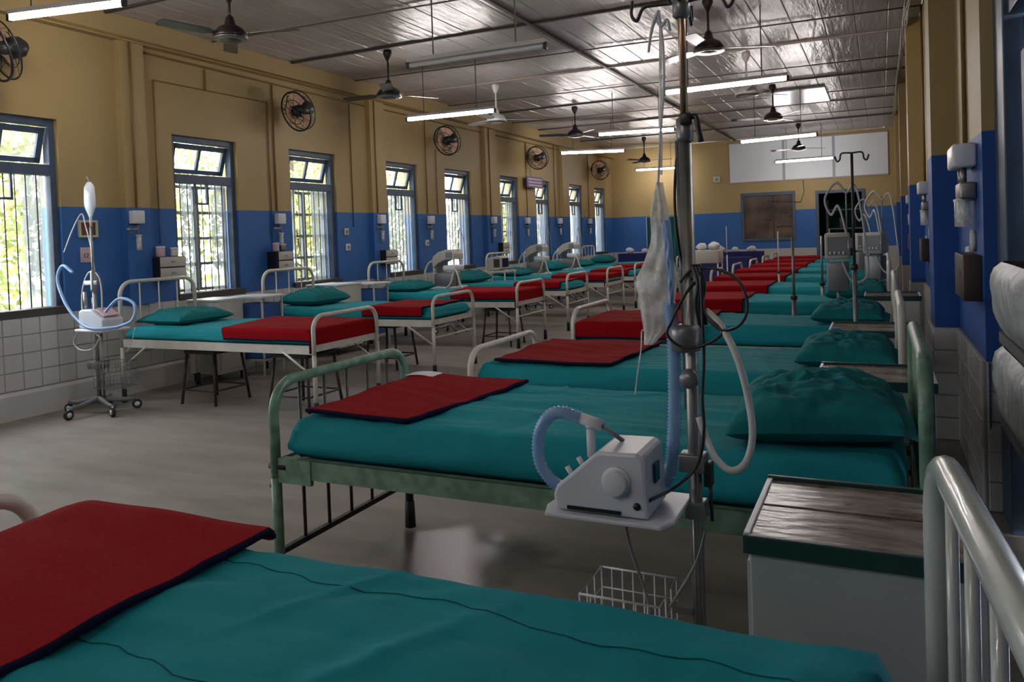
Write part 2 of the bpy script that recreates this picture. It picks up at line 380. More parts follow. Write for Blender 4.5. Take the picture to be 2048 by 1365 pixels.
for yb in (3.54, 5.95, 8.35, 10.75, 13.1, 15.5):     # wiring conduits that cross the ceiling between battens
    B().cyl((XL+.09, yb, ZC-.02), (XR, yb+.25, ZC-.02), .008, 6).build('conduit', 'pipe_grey', ce)

# tiled dado
TW, TT = .15, .15
tile_cache = {}
def tile_face(parent, origin, u, n_dir, nu, nz, wz, ww, start=0, single=True):
    """rows of tiles on a wall face; u runs along the wall, n_dir out of it"""
    u = Vector(u); nd = Vector(n_dir); mbj = B() if not single else None
    for i in range(nu):
        for k in range(nz):
            g = .003; p0 = Vector(origin)+u*(i*ww); z0 = k*wz+start
            def q(a, h, d): return Vector(origin)*0+u*a+Vector((0, 0, h))+nd*d
            vs = [q(g, g, 0), q(ww-g, g, 0), q(ww-g, wz-g, 0), q(g, wz-g, 0), q(g+.003, g+.003, .008), q(ww-g-.003, g+.003, .008), q(ww-g-.003, wz-g-.003, .008), q(g+.003, wz-g-.003, .008)]
            fs = [(4, 5, 6, 7)]+[(a, (a+1) % 4, (a+1) % 4+4, a+4) for a in range(4)]
            if single:
                key = (tuple(u), tuple(nd), wz, ww)
                if key not in tile_cache:
                    tile_cache[key] = B().add(vs, fs).build('tile', 'tile_white', parent)
                    o = tile_cache[key]
                else:
                    o = tile_cache[key].copy(); COL.objects.link(o); o.parent = parent
                o.location = (p0.x, p0.y, p0.z+z0)
            else: mbj.add([v+p0+Vector((0, 0, z0)) for v in vs], fs)
    if not single:
        o = mbj.build('tile', 'tile_white', parent); o['kind'] = 'stuff'; return o
bl = B().box((XL, YF, .22), (XL+.018, YB, .8)).build('trim_1', 'tile_grout'); tag(bl, kind='structure')
tile_face(bl, (XL+.018, 3.3, .22), (0, 1, 0), (1, 0, 0), 46, 4, .145, .15)
tile_face(bl, (XL+.018, 10.2, .22), (0, 1, 0), (1, 0, 0), 59, 4, .145, .15, single=False)
tile_face(bl, (XL+.018, -2.55, .22), (0, 1, 0), (1, 0, 0), 39, 4, .145, .15, single=False)
sk = B().prism([(XL, 0), (XL+.06, 0), (XL+.06, .19), (XL+.045, .215), (XL, .22)], 'y', YF, YB).build('baseboard_left', 'tile_white'); tag(sk, kind='structure')
brt = B().box((XR-.012, 4.0, 0), (XR, YB, .67)).box((.28-.012, 5.25-.012, 0), (XR, 5.67+.012, .67)).box((.28-.012, 9.15-.012, 0), (XR, 9.57, .67)).box((.28, 12.85, 0), (XR, 13.27, .67)).box((.28, 16.45, 0), (XR, 16.87, .67)).build('trim_2', 'tile_grout'); tag(brt, kind='structure')
tile_face(brt, (.268, 5.238, 0), (1, 0, 0), (0, -1, 0), 1, 5, .134, .135)
tile_face(brt, (XR-.012, 5.25, 0), (0, -1, 0), (-1, 0, 0), 8, 5, .134, .15)
tile_face(brt, (.268, 5.68, 0), (0, -1, 0), (-1, 0, 0), 3, 5, .134, .145)
tile_face(brt, (XR-.012, 9.1, 0), (0, -1, 0), (-1, 0, 0), 22, 5, .134, .15, single=False)
tile_face(brt, (XR-.002, 3.995, 0), (1, 0, 0), (0, -1, 0), 2, 5, .134, .11)
# blue paint runs below the blue band on the tiles
pr = B()
for x, y_, dx in ((.42, 3.985, 0), (.45, 3.985, 0), (.48, 3.985, 0), (.505, 3.985, 0)):
    pr.box((x-.003, 3.976, .67-random.uniform(.08, .30)), (x+.003, 3.986, .67))
pr = pr.build('paint_run', 'conduit_blue', brt)

# ------------------------------------------------------------------ windows
def window(n, y0, y1, style):
    W = y1-y0; root = structure('window_%d' % n, (XL-.07, y0, WZ0)); Hh = WZ1-WZ0; zt = 1.13; f = .055
    B().box((-.05, 0, 0), (.03, f, Hh)).box((-.05, W-f, 0), (.03, W, Hh)).box((-.05, f, Hh-.06), (.03, W-f, Hh)).box((-.05, f, zt), (.03, W-f, zt+.09)).build('window_frame', 'window_blue', root, bevel=.004)
    B().box((-.12, -.02, -.03), (.10, W+.02, .035)).build('window_sill', 'sill_dark', root, bevel=.004)
    # top-hung fanlight, pushed outward at the bottom
    sh = B(); w0, w1, h0, h1 = f+.008, W-f-.008, -.30, 0
    for a, b in (((-.015, w0, h0), (.015, w0+.05, h1)), ((-.015, w1-.05, h0), (.015, w1, h1)), ((-.015, w0, h1-.05), (.015, w1, h1)), ((-.015, w0, h0), (.015, w1, h0+.045)), ((-.012, W/2-.016, h0), (.012, W/2+.016, h1))): sh.box(a, b)
    s = sh.build('fanlight', 'window_blue', root, loc=(-.01, 0, Hh-.07)); s.rotation_euler = (0, R(17), 0)
    for a, b in ((w0+.05, W/2-.016), (W/2+.016, w1-.05)):
        B().box((-.003, a, h0+.045), (.003, b, h1-.05)).build('pane', PANE, s)
    # upright security rods
    rods = 7
    for k in range(rods):
        yy = f+(W-2*f)*(k+1)/(rods+1)
        B().cyl((-.02, yy, .035), (-.02, yy, zt), .0055, 6).build('rod', 'pipe_grey' if style != 1 else 'sill_dark', root)
    # small hatch in the fly mesh to reach the latch
    if style != 3:
        hc = W*.46; B().box((.0, hc-.085, zt-.19), (.02, hc-.065, zt)).box((.0, hc+.065, zt-.19), (.02, hc+.085, zt)).box((.0, hc-.085, zt-.21), (.02, hc+.085, zt-.19)).build('hatch_frame', 'window_blue', root)
    # outward casements with glazing bars
    if style in (2, 3):
        for hinge, sgn in ((f+.005, 1), (W-f-.005, -1)):
            cs = B(); cw = (W-2*f)/2-.01
            cs.box((-.014, 0, 0), (.014, sgn*.035, zt-.05)); cs.box((-.014, sgn*(cw-.03), 0), (.014, sgn*cw, zt-.05))
            for k in range(5): cs.box((-.012, 0, k*(zt-.05-.03)/4), (.012, sgn*cw, k*(zt-.08)/4+.03))
            c = cs.build('casement', 'curtain_grey', root, loc=(-.075, hinge, .04)); c.rotation_euler = (0, 0, R(8)*sgn)
    # net curtain / fly mesh, in folds
    spans = {1: [(.72, .98)], 2: [(.14, .36), (.70, .99)], 3: [(.0, .20), (.58, 1.0)], 4: [(.02, .98)]}[style]
    for (a, b) in spans:
        ya, yb = f+(W-2*f)*a, f+(W-2*f)*b; ph = random.random()*6
        nu = max(8, int((yb-ya)/.012))
        B().grid(lambda u, v: (-.045+.010*math.sin(u*(yb-ya)*90+ph)*(.4+v*.6)+.006*noise.noise((u*5, v*6, n)), ya+(yb-ya)*u, zt-(zt-.04)*v), nu, 12).build('curtain', 'net_curtain', root, recalc=False)
mat('curtain_grey', (0.16, 0.17, 0.18), 0.7)
PANE = mat('pane_frosted', (0.9, 0.93, 0.9), 0.3, alpha=0.25)
def net_mat():
    m = bpy.data.materials.new('net_curtain'); m.use_nodes = True; N = m.node_tree.nodes; L = m.node_tree.links; N.clear()
    out = N.new('ShaderNodeOutputMaterial'); mx = N.new('ShaderNodeMixShader'); m2 = N.new('ShaderNodeMixShader')
    tr = N.new('ShaderNodeBsdfTransparent'); tl = N.new('ShaderNodeBsdfTranslucent'); df = N.new('ShaderNodeBsdfDiffuse')
    tl.inputs[0].default_value = (.17, .18, .20, 1); df.inputs[0].default_value = (.5, .5, .52, 1)
    g = N.new('ShaderNodeTexCoord'); mp = N.new('ShaderNodeMapping'); mp.inputs['Scale'].default_value = (1, 14, 2.2); L.new(g.outputs['Object'], mp.inputs[0])
    n = N.new('ShaderNodeTexNoise'); n.inputs['Scale'].default_value = 2.2; n.inputs['Detail'].default_value = 5; L.new(mp.outputs[0], n.inputs['Vector'])
    mr = N.new('ShaderNodeMapRange'); mr.inputs['From Min'].default_value = .3; mr.inputs['From Max'].default_value = .7; mr.inputs['To Min'].default_value = .66; mr.inputs['To Max'].default_value = 1.0; L.new(n.outputs[0], mr.inputs['Value'])
    m2.inputs[0].default_value = .45; L.new(tl.outputs[0], m2.inputs[1]); L.new(df.outputs[0], m2.inputs[2])
    L.new(mr.outputs[0], mx.inputs[0]); L.new(tr.outputs[0], mx.inputs[1]); L.new(m2.outputs[0], mx.inputs[2]); L.new(mx.outputs[0], out.inputs[0]); M['net_curtain'] = m
net_mat()
STY = [4, 1, 1, 1, 2, 3, 4, 4, 3, 4, 4, 4]
for i, (a, b) in enumerate(WINS):
    window(i+1, a, b, STY[i]); portal((XL-.3, (a+b)/2, (WZ0+WZ1)/2), WZ1-WZ0, b-a, (1, 0, 0))

# ------------------------------------------------------------------ outside the windows: lawn and trees
gr = B().box((-40, -12, -.5), (XL-TH-.02, 34, -.3)).build('lawn', 'grass'); tag(gr, kind='structure')
def tree(x, y, h, rad, label, seed):
    rnd = random.Random(seed); t = thing('tree', label, 'tree', (x, y, -.3), group='trees outside the windows')
    B().tube(crv([(0, 0, 0), (.1, .05, h*.3), (-.05, .1, h*.6), (0, 0, h*.85)], 4), [.14-.1*i/12 for i in range(13)], 8).build('trunk', 'bark', t)
    lf = B()
    for _ in range(5200):
        a = rnd.random()*6.283; ph = math.acos(rnd.uniform(-1, 1)); rr = rad*rnd.random()**.4
        c = Vector((rr*math.sin(ph)*math.cos(a), rr*math.sin(ph)*math.sin(a), h*.58+rr*math.cos(ph)*h*.5/rad))
        if c.z < .15: continue
        rot = Euler((rnd.random()*6, rnd.random()*6, rnd.random()*6)).to_matrix(); s = rnd.uniform(.05, .10)
        lf.add([c+rot@Vector(q)*s for q in ((-1, 0, 0), (0, .45, .1), (1, 0, 0), (0, -.45, .1))], [(0, 1, 2, 3)])
    o = lf.build('foliage', 'leaf', t, recalc=False); o['kind'] = 'stuff'
TR = [(-9.6, 4.9, 4.3, 1.5, 'leafy yellow-green tree seen through the leftmost window'), (-10.4, 8.2, 4.6, 1.7, 'leafy tree seen through the second window from the left'),
      (-9.9, 11.4, 3.8, 1.5, 'leafy tree seen through the third window from the left'), (-10.8, 15.0, 4.2, 1.8, 'leafy tree seen through the middle windows'), (-10.0, 20.5, 3.6, 1.7, 'leafy tree seen through the far windows')]
for i, a in enumerate(TR): tree(*a, 11+i)

# ------------------------------------------------------------------ beds
def mattress_profile(L, Wd, z0, z1, seed, amp=.010):
    """soft slab with rounded edges; returns MB"""
    nx, ny = 130, 60; mb = B(); hw = Wd/2; rr = .045
    rnd = random.Random(seed); folds = [(rnd.uniform(0, L), rnd.uniform(-hw, hw), rnd.uniform(-.7, .7) if k % 3 else rnd.uniform(1.0, 2.0), rnd.uniform(.003, .008)*(1 if k % 2 else -.7), rnd.uniform(.010, .028), rnd.uniform(.15, .45)) for k in range(22)]
    def wr_(x, y):
        s_ = noise.noise((x*2.2+seed, y*7, seed))*amp*1.2+noise.noise((x*6+seed, y*18, 1.3))*amp*.5
        for fx, fy, fa, am, wd, ln in folds:
            dx, dy = x-fx, y-fy; a_ = dx*math.cos(fa)+dy*math.sin(fa); c_ = -dx*math.sin(fa)+dy*math.cos(fa)+.12*a_*a_
            if abs(c_) < wd*3: s_ += am*math.exp(-(c_/wd)**2-(a_/ln)**2)
        return s_
    def top(u, v):
        x = u*L; y = -hw+v*Wd
        dx = min(x, L-x); dy = min(y+hw, hw-y); d = min(dx, dy)
        zz = z1 - (rr-math.sqrt(max(0, rr*rr-(rr-min(d, rr))**2)))
        return (x, y, zz+wr_(x, y))
    mb.grid(top, nx, ny)
    # side skirt
    per = []
    for i in range(nx+1): per.append((L*i/nx, -hw))
    for j in range(1, ny+1): per.append((L, -hw+Wd*j/ny))
    for i in range(1, nx+1): per.append((L-L*i/nx, hw))
    for j in range(1, ny): per.append((0, hw-Wd*j/ny))
    n = len(per); K = 6; vs = []
    cx, cy = L/2, 0
    for k in range(K+1):
        t = k/K
        for (x, y) in per:
            zt = z1-rr+wr_(x, y)
            zz = zt+(z0-zt)*t
            ox = (1 if x >= L-1e-6 else (-1 if x <= 1e-6 else 0)); oy = (1 if y >= hw-1e-6 else (-1 if y <= -hw+1e-6 else 0))
            b = .010*math.sin(math.pi*t)+.012*noise.noise((x*4+seed, y*4, t*2+seed*.3))*math.sin(math.pi*min(1, t*1.2))
            b -= .02*max(0, t-.7)/.3
            vs.append((x+ox*b, y+oy*b, zz))
    fs = [(k*n+i, k*n+(i+1) % n, (k+1)*n+(i+1) % n, (k+1)*n+i) for k in range(K) for i in range(n)]
    fs.append(tuple(K*n+i for i in range(n)))
    mb.add(vs, fs, True); mb.wr = wr_; return mb
MZ = {}
def make_bed(name, label, body_mat, foot_mat, seed, L=2.03, Wd=.82, zr=.545, zm=.675, zfoot=.78, zhead=.97, style='tube', group=None, seams=False, post_r=.017):
    """local frame: x from the foot (0) to the head (L), y across"""
    t = thing(name, label, 'bed', group=group); hw = Wd/2
    low = 'dark_iron' if style == 'green' else body_mat
    for yy in (-hw, hw):
        B().box((.02, yy-.004, zr-.065), (L-.02, yy+.004, zr), .0).box((.02, yy-(.03 if yy > 0 else -.03), zr-.008), (L-.02, yy, zr)).build('side_rail', body_mat, t)
    for xx in (.012, L-.012):
        B().box((xx-.004, -hw, zr-.05), (xx+.004, hw, zr)).build('end_rail', body_mat, t)
    # mesh deck under the mattress
    B().box((.03, -hw+.03, zr-.012), (L-.03, hw-.03, zr-.006)).build('deck', 'grey_metal', t)
    fb = B().tube(arch(-hw, hw, zr-.07, zfoot, .11), post_r, 10).build('foot_frame', foot_mat, t)
    hb = B().tube(arch(-hw, hw, zr-.07, zhead, .12, x=L), post_r, 10).build('head_frame', body_mat, t)
    nb = 5 if style == 'green' else 2
    if style == 'green':
        for k in range(nb): 
            yy = -hw+Wd*(k+1)/(nb+1)
            B().cyl((0, yy, .21), (0, yy, zfoot-.01), .0065, 8).build('bar', 'dark_iron', fb)
        B().box((-.010, -hw, .195), (.010, hw, .215)).build('cross_bar', 'dark_iron', t)
    else:
        B().cyl((0, -hw, .37), (0, hw, .37), .010, 8).build('cross_bar', body_mat, t)
    for k in range(5 if style in ('green', 'grey') else 3):
        m_ = 5 if style in ('green', 'grey') else 3
        yy = -hw+Wd*(k+1)/(m_+1)
        B().cyl((L, yy, zr-.04), (L, yy, zhead-.01), .008 if style != 'tube' else .006, 8).build('bar', body_mat, hb)
    for xx, zz in ((0, 0), (L, 0)):
        for yy in (-hw, hw):
            lg = B().cyl((xx, yy, .10), (xx, yy, zr-.05), post_r, 10).build('leg', foot_mat if (xx == 0 and style != 'green') else (body_mat if style != 'green' or yy < 0 else 'dark_iron'), t)
            B().lathe([(post_r*.9, .12), (post_r*1.15, .115), (post_r*1.3, .0), (0, 0)], (xx, yy, 0), 10).build('ferrule', 'rubber', lg)
            sx = 1 if xx == 0 else -1
            if style != 'green':
                B().cyl((xx, yy, .30), (xx+sx*.30, yy, zr-.05), .009, 8).build('brace', body_mat, t)
            else:
                B().box((xx+sx*.015, yy-.008, zr-.085), (xx+sx*.16, yy+.008, zr+.002)).build('bracket', body_mat, t)
                B().cyl((xx-.025, yy, zr-.03), (xx+.05, yy, zr-.03), .012, 8).cyl((xx-.025, yy, zr-.10), (xx+.0, yy, zr-.10), .010, 8).build('bolt', 'rubber', t)
    ms = {'green': .06, 'grey': .20}.get(style, .04)
    mpf = mattress_profile(L-(.09 if style == 'grey' else .05)-ms, Wd-.05, zr, zm, seed); mt = mpf.build('mattress', 'teal_sheet', t, loc=(ms, 0, 0))
    if seams:
        for y0, dy in ((.30, 0), (-.02, 0)):
            pts = [(.5+.03*i, y0-.10*(i/46)**2+.012*math.sin(i*.4)+.004*math.sin(i*1.7)) for i in range(43)]; pts = [(a, b, zm+.0005+mpf.wr(a, b)) for a, b in pts]
            B().tube(pts, .0013, 5).build('seam', 'seam', mt)
    t['zm'] = zm; t['Wd'] = Wd; t['L'] = L
    return t
def pillow(label, L, Wd, hgt, seed, group, tilt=0.0):
    """plump rectangular pillow, origin at centre of its underside"""
    def fn(top):
        def g(u, v):
            a, b = u*2-1, v*2-1
            e = max(0, 1-abs(a)**3.2)*max(0, 1-abs(b)**3.2)
            pinch = 1-.07*(a*a)*(1-b*b*.0)
            x = a*L/2*(1-.06*(1-abs(b)**2)*0+.05*abs(b)*abs(a)); y = b*Wd/2*(1-.08*(1-abs(a)**4)*abs(b))
            w_ = noise.noise((a*2.5+seed, b*5, seed))*.026+(1-abs(noise.noise((a*4+seed, b*7+a*3, seed*2)))*2)*.013-.008
            z = hgt*.32+(hgt*.68*e**.45+w_*e if top else -hgt*.32*e**.35)
            return (x, y, max(z, 0.001))
        return g
    mb = B().grid(fn(True), 60, 60).grid(fn(False), 24, 24)
    t = mb.build('pillow', 'teal_pillow'); tag(t, label, 'pillow', group)
    # flat sewn edge of the pillow case on one end
    B().grid(lambda u, v: (L/2*.985+u*.045, (v*2-1)*Wd/2*1.0, hgt*.30-.022*u+.008*math.sin(v*13+seed)), 4, 26).build('case_hem', 'teal_pillow', t)
    return t
def blanket(label, bl_len, Wd, zm, over_near, over_far, over_foot, seed, group, skew=0.0, x0=.0, near_sign=-1, thick=.016, inset=0.0, fx=.055, fr=.03):
    """folded blanket lying over the foot of a mattress: local frame as the bed's"""
    hw = Wd/2-.018
    ya, yb = -(hw-inset+ (over_near if near_sign < 0 else over_far)), hw-inset+(over_far if near_sign < 0 else over_near)
    xa, xb = x0-over_foot, bl_len
    nu, nv = 50, 40
    def surf(u, v, lift):
        px = xa+(xb-xa)*u+skew*(v-.5)*(1 if True else 0)*u; py = ya+(yb-ya)*v
        ox = max(0, fx-px) if over_foot > 0 else 0; oy = max(0, abs(py)-hw)
        r = .03
        def drop(o, r=.03): return o-r*.6 if o > r else o*o/(2*r)*.8
        def hor(o, r=.03): return min(o, r*.55)+.004 if o < r or r == .03 else r*.55+.004+(o-r)*.12
        x = px if ox <= 0 else fx-hor(ox, fr); y = py if oy <= 0 else math.copysign(hw+hor(oy), py)
        z = zm+.006+lift-max(drop(ox, fr) if ox > 0 else 0, drop(oy) if oy > 0 else 0)
        if ox > 0: x -= lift*min(1, ox/r)
        if oy > 0: y += math.copysign(lift*min(1, oy/r), py)
        z += .009*noise.noise((px*2.5+seed, py*3, seed))+.006*noise.noise((px*3+seed, py*12+px*3, 2))
        return Vector((x, y, z))
    mb = B().grid(lambda u, v: surf(u, v, thick), nu, nv).grid(lambda u, v: surf(u, v, .001), nu, nv)
    def edge(fix, val, n):
        return [(surf(val, k/n, thick*.5) if fix == 'u' else surf(k/n, val, thick*.5)) for k in range(n+1)]
    loop = edge('u', 0, nv)+edge('v', 1, nu)[1:]+edge('u', 1, nv)[::-1][1:]+edge('v', 0, nu)[::-1][1:-1]
    # close the edge
    for seq in (('u', 0, nv), ('u', 1, nv), ('v', 0, nu), ('v', 1, nu)):
        f_, val, n = seq
        mb.grid(lambda u, v: (surf(val, u, thick*v+.001*(1-v)) if f_ == 'u' else surf(u, val, thick*v+.001*(1-v))), n, 1)
    o = mb.build('blanket', 'red_wool'); tag(o, label, 'blanket', group)
    B().tube(loop, thick*.52, 6, closed=True).build('hem', 'navy_hem', o)
    return o

GR, GL = 'hospital beds in the right row', 'hospital beds in the left row'
ordn = ['first', 'second', 'third', 'fourth', 'fifth', 'sixth', 'seventh', 'eighth', 'ninth', 'tenth', 'eleventh', 'twelfth']
XFR = -1.96
bed1 = make_bed('hospital_bed', 'grey-painted iron bed with teal sheet in the front foreground', 'grey_paint', 'pink_cream_paint', 3.1, L=2.055, Wd=.86, zfoot=.70, zm=.674, zr=.55, zhead=.965, style='grey', group=GR, seams=True, post_r=.0195)
bed1.location = (-1.96, .815, 0); bed1.rotation_euler = (0, 0, R(1.3))
for c in kids(bed1):
    if c.name.startswith('head_frame'):
        a_ = R(2.5); c.rotation_euler = (0, 0, a_); c.location = (2.055-2.055*math.cos(a_), -2.055*math.sin(a_), 0)
bed2 = make_bed('hospital_bed', 'worn green-painted iron bed, second of the right row', 'green_paint', 'green_paint', 8.4, L=2.05, Wd=.84, zm=.69, zfoot=.81, zhead=.96, style='green', group=GR, post_r=.019)
bed2.location = (-1.96, 2.53, 0)
bed3 = make_bed('hospital_bed', 'cream iron bed just behind the green bed', 'cream_paint', 'pink_cream_paint', 5.7, zm=.645, zr=.51, zfoot=.71, zhead=.95, group=GR, Wd=.86)
bed3.location = (-1.96, 4.0, 0)
bed4 = make_bed('hospital_bed', 'cream iron bed, fourth of the right row', 'cream_paint', 'cream_paint', 12.3, zfoot=.77, group=GR)
bed4.location = (-1.96, 5.50, 0)
RY = [.83, 2.53, 4.0, 5.50, 7.22, 8.85, 10.45, 12.0, 13.55, 15.1, 16.6]
for i in range(4, len(RY)):
    copy_tree(bed4, (XFR+random.uniform(-.02, .02), RY[i], 0), 0, 'cream iron bed, %s from the camera in the right row' % ordn[i])
# left row; heads to the left wall
LXF = -3.82
LY = [4.96, 6.67, 8.55, 10.18, 11.78, 13.32, 14.9, 16.4]
bedL = make_bed('hospital_bed', 'cream iron bed nearest the camera in the left row', 'cream_paint', 'cream_paint', 21.0, L=2.07, Wd=.80, zr=.54, zm=.645, zfoot=.76, zhead=1.03, group=GL)
bedL.location = (LXF, LY[0], 0); bedL.rotation_euler = (0, 0, math.pi)
for i in range(1, len(LY)):
    copy_tree(bedL, (LXF+random.uniform(-.02, .02), LY[i]+random.uniform(-.01, .01), 0), math.pi, 'cream iron bed, %s from the camera in the left row' % ordn[i])
# pillows and blankets
GP, GB = 'pillows on the beds', 'red blankets on the beds'
NM = ['front grey', 'green', 'third right-row', 'fourth right-row']+['%s right-row' % ordn[i] for i in range(4, 12)]
pil_src = None
p = pillow('large crumpled teal pillow on the green bed', .44, .66, .145, 2.2, GP); p.location = (-.19, 2.54, .69); p.rotation_euler = (0, R(-3), R(3))
pa = pillow('teal pillow on the third bed of the right row', .40, .60, .13, 5.2, GP); pa.location = (-.16, 4.02, .645)
pb = None
for i in range(3, len(RY)):
    q = copy_tree(pa if i % 2 else p, (-.20, RY[i]+.01, .675), random.uniform(-.1, .1), 'teal pillow on the %s bed of the right row' % ordn[i])
GB1 = blanket('large red blanket on the front grey bed', .77, .86, .674, .16, .035, .06, 1.0, GB, x0=0, fx=.28, fr=.22); GB1.location = (-1.96, .815, 0); GB1.rotation_euler = (0, 0, R(1.3))
b2 = blanket('folded red blanket on the green bed', .58, .84, .69, 0, 0, 0, 4.0, GB, skew=.10, x0=.11, inset=.03); b2.location = (-1.96, 2.53, 0)
b3 = blanket('folded red blanket on the bed behind the green bed', .78, .86, .645, 0, 0, 0, 6.0, GB, skew=.05, x0=.13, inset=.02); b3.location = (-1.96, 4.0, 0)
bb = blanket('red blanket draped over the foot of the fourth right-row bed', .88, .82, .675, .12, .02, .12, 9.0, GB); bb.location = (-1.96, 5.50, 0)
for i in range(4, len(RY)):
    copy_tree(bb, (XFR, RY[i], 0), 0, 'red blanket on the %s bed of the right row' % ordn[i])
pl1 = pillow('flat teal pillow on the nearest bed of the left row', .48, .62, .13, 7.7, GP); pl1.location = (-5.58, 4.98, .645); pl1.rotation_euler = (0, 0, math.pi)
pl2 = pillow('plump teal pillow on the second bed of the left row', .46, .62, .17, 3.3, GP); pl2.location = (-5.56, 6.70, .645); pl2.rotation_euler = (0, 0, math.pi)
for i in range(2, len(LY)):
    copy_tree(pl2 if i % 2 else pl1, (-5.57, LY[i]+.02, .645), math.pi+random.uniform(-.1, .1), 'teal pillow on the %s bed of the left row' % ordn[i])
c1 = blanket('red blanket draped over the foot of the nearest left-row bed', .98, .80, .645, .10, .02, .13, 14.0, GB, near_sign=1, skew=-.2); c1.location = (LXF, LY[0], 0); c1.rotation_euler = (0, 0, math.pi)
c2 = blanket('red blanket hanging over the side of the second left-row bed', .80, .80, .645, .10, .02, 0, 17.0, GB, near_sign=1, x0=.12); c2.location = (LXF, LY[1], 0); c2.rotation_euler = (0, 0, math.pi)
for i in range(2, len(LY)):
    copy_tree(c1 if i % 2 == 0 else c2, (LXF, LY[i], 0), math.pi, 'red blanket on the %s bed of the left row' % ordn[i])
# paper slip on the green bed's blanket, cloth tag on the footboard of the left bed
pp = B().grid(lambda u, v: (-.07+.14*u, -.045+.09*v, .002+.006*math.sin(u*3)), 6, 3).grid(lambda u, v: (-.07+.14*u, -.045+.09*v, .0005+.006*math.sin(u*3)), 6, 3).build('paper_slip', 'paper_white'); pp.location = (-1.80, 2.86, .716)
tag(pp, 'white paper slip on the red blanket of the green bed', 'paper')

# ------------------------------------------------------------------ bedside lockers
def locker(label, x0, x1, y0, y1, h, body, style, group):
    t = thing('bedside_locker', label, 'cabinet', ((x0+x1)/2, (y0+y1)/2, 0), group=group); a, b = (x1-x0)/2, (y1-y0)/2
    if style == 'steel':
        B().box((-a+.01, -b+.01, .06), (a-.01, b-.01, h-.035)).build('body', body, t, bevel=.004)
        B().box((-a, -b, h-.035), (a, -b+.012, h)).build('green_edge', 'locker_green', t, bevel=.002); B().box((-a, b-.012, h-.035), (a, b, h+.006)).build('green_edge', 'locker_green', t, bevel=.002)
        B().box((-a, -b+.012, h-.035), (-a+.012, b-.012, h+.002)).build('white_edge', 'white_plastic', t, bevel=.002); B().box((a-.012, -b+.012, h-.035), (a, b-.012, h+.002)).build('white_edge', 'white_plastic', t, bevel=.002)
        for k in range(2): B().box((-a+.012, -b+.013+k*(b*1-.002), h-.03), (a-.012, -b+.012+(k+1)*(b-.0125), h-.003)).build('top_board', 'locker_top', t, bevel=.001)
        for sx in (-1, 1):
            for sy in (-1, 1): B().cyl((sx*(a-.04), sy*(b-.04), 0), (sx*(a-.04), sy*(b-.04), .065), .014, 8).build('foot', 'rubber', t)
        d = B().box((-a+.002, -b+.03, .36), (-a+.012, b-.03, h-.06)).build('door', body, t, bevel=.002)
        B().box((-a-.012, b-.09, .55), (-a+.004, b-.075, .62)).build('handle', 'steel', d)
    elif style == 'cream':
        B().box((-a, -b, .08), (a, b, h-.02)).build('body', body, t, bevel=.006)
        B().box((-a-.01, -b-.01, h-.02), (a+.01, b+.01, h)).build('top', 'white_plastic', t, bevel=.004)
        d = B().box((a-.002, -b+.02, .12), (a+.008, b-.02, h-.2)).build('door', body, t, bevel=.003)
        B().box((a+.006, b-.08, .42), (a+.02, b-.065, .50)).build('handle', 'steel', d)
        for sx in (-1, 1):
            for sy in (-1, 1): B().cyl((sx*(a-.03), sy*(b-.03), 0), (sx*(a-.03), sy*(b-.03), .085), .012, 8).build('foot', 'rubber', t)
    else:
        for sx in (-1, 1):
            for sy in (-1, 1): B().box((sx*a-.008, sy*b-.008, 0), (sx*a+.008, sy*b+.008, h-.02)).build('leg', 'cream_paint', t)
        B().box((-a+.01, -b+.01, .18), (a-.01, b-.01, h-.08)).build('body', 'locker_blue', t, bevel=.004)
        B().box((-a, -b, .15), (a, b, .17)).build('lower_shelf', 'cream_paint', t)
        B().box((-a-.03, -b-.03, h-.02), (a+.03, b+.03, h)).build('top', 'white_plastic', t, bevel=.004)
    return t
GK = 'bedside lockers'
locker('pale steel bedside locker with stained brown top in the foreground', -.245, .16, 1.47, 1.84, .73, 'locker_body', 'steel', GK)
locker('pale bedside locker with green edge beside the green bed head', -.235, .17, 3.08, 3.45, .73, 'locker_body', 'steel', GK)
locker('pale bedside locker between the third and fourth right-row beds', -.27, .14, 4.54, 4.92, .73, 'locker_body', 'steel', GK)
locker('pale bedside locker by the blue pilaster on the right', -.12, .25, 6.15, 6.50, .78, 'locker_cream', 'steel', GK)
locker('cream bedside locker beside the nearest left-row bed', -6.10, -5.72, 5.46, 5.80, .80, 'locker_cream', 'cream', GK)
locker('blue bedside table with white top in front of the second left-row bed', -5.92, -5.55, 5.88, 6.16, .80, 'locker_blue', 'blue', GK)
locker('wide cream locker under the window between second and third left-row beds', -6.10, -5.66, 7.20, 7.66, .82, 'locker_cream', 'cream', GK)
locker('blue bedside table with white top in front of the third left-row bed', -5.92, -5.55, 7.76, 8.05, .80, 'locker_blue', 'blue', GK)

# ------------------------------------------------------------------ stools under the left beds
def stool(label, x, y, s, h, rz=0):
    t = thing('stool', label, 'stool', (x, y, 0), rz, 'black metal stools'); a = s/2
    B().box((-a, -a, h-.03), (a, a, h), .006).build('seat', 'dark_iron', t)
    for sx in (-1, 1):
        for sy in (-1, 1):
            B().cyl((sx*(a+.02), sy*(a+.02), 0), (sx*(a-.02), sy*(a-.02), h-.02), .012, 8).build('leg', 'dark_iron', t)
    for q in ((1, 0), (-1, 0), (0, 1), (0, -1)):
        c = a+.012
        p0 = (q[0]*c+(-c if q[0] == 0 else 0), q[1]*c+(-c if q[1] == 0 else 0), .12); p1 = (q[0]*c+(c if q[0] == 0 else 0), q[1]*c+(c if q[1] == 0 else 0), .12)
        B().cyl(p0, p1, .008, 6).build('stretcher', 'dark_iron', t)
    return t
stool('black metal stool under the head of the nearest left-row bed', -5.12, 4.84, .34, .45)
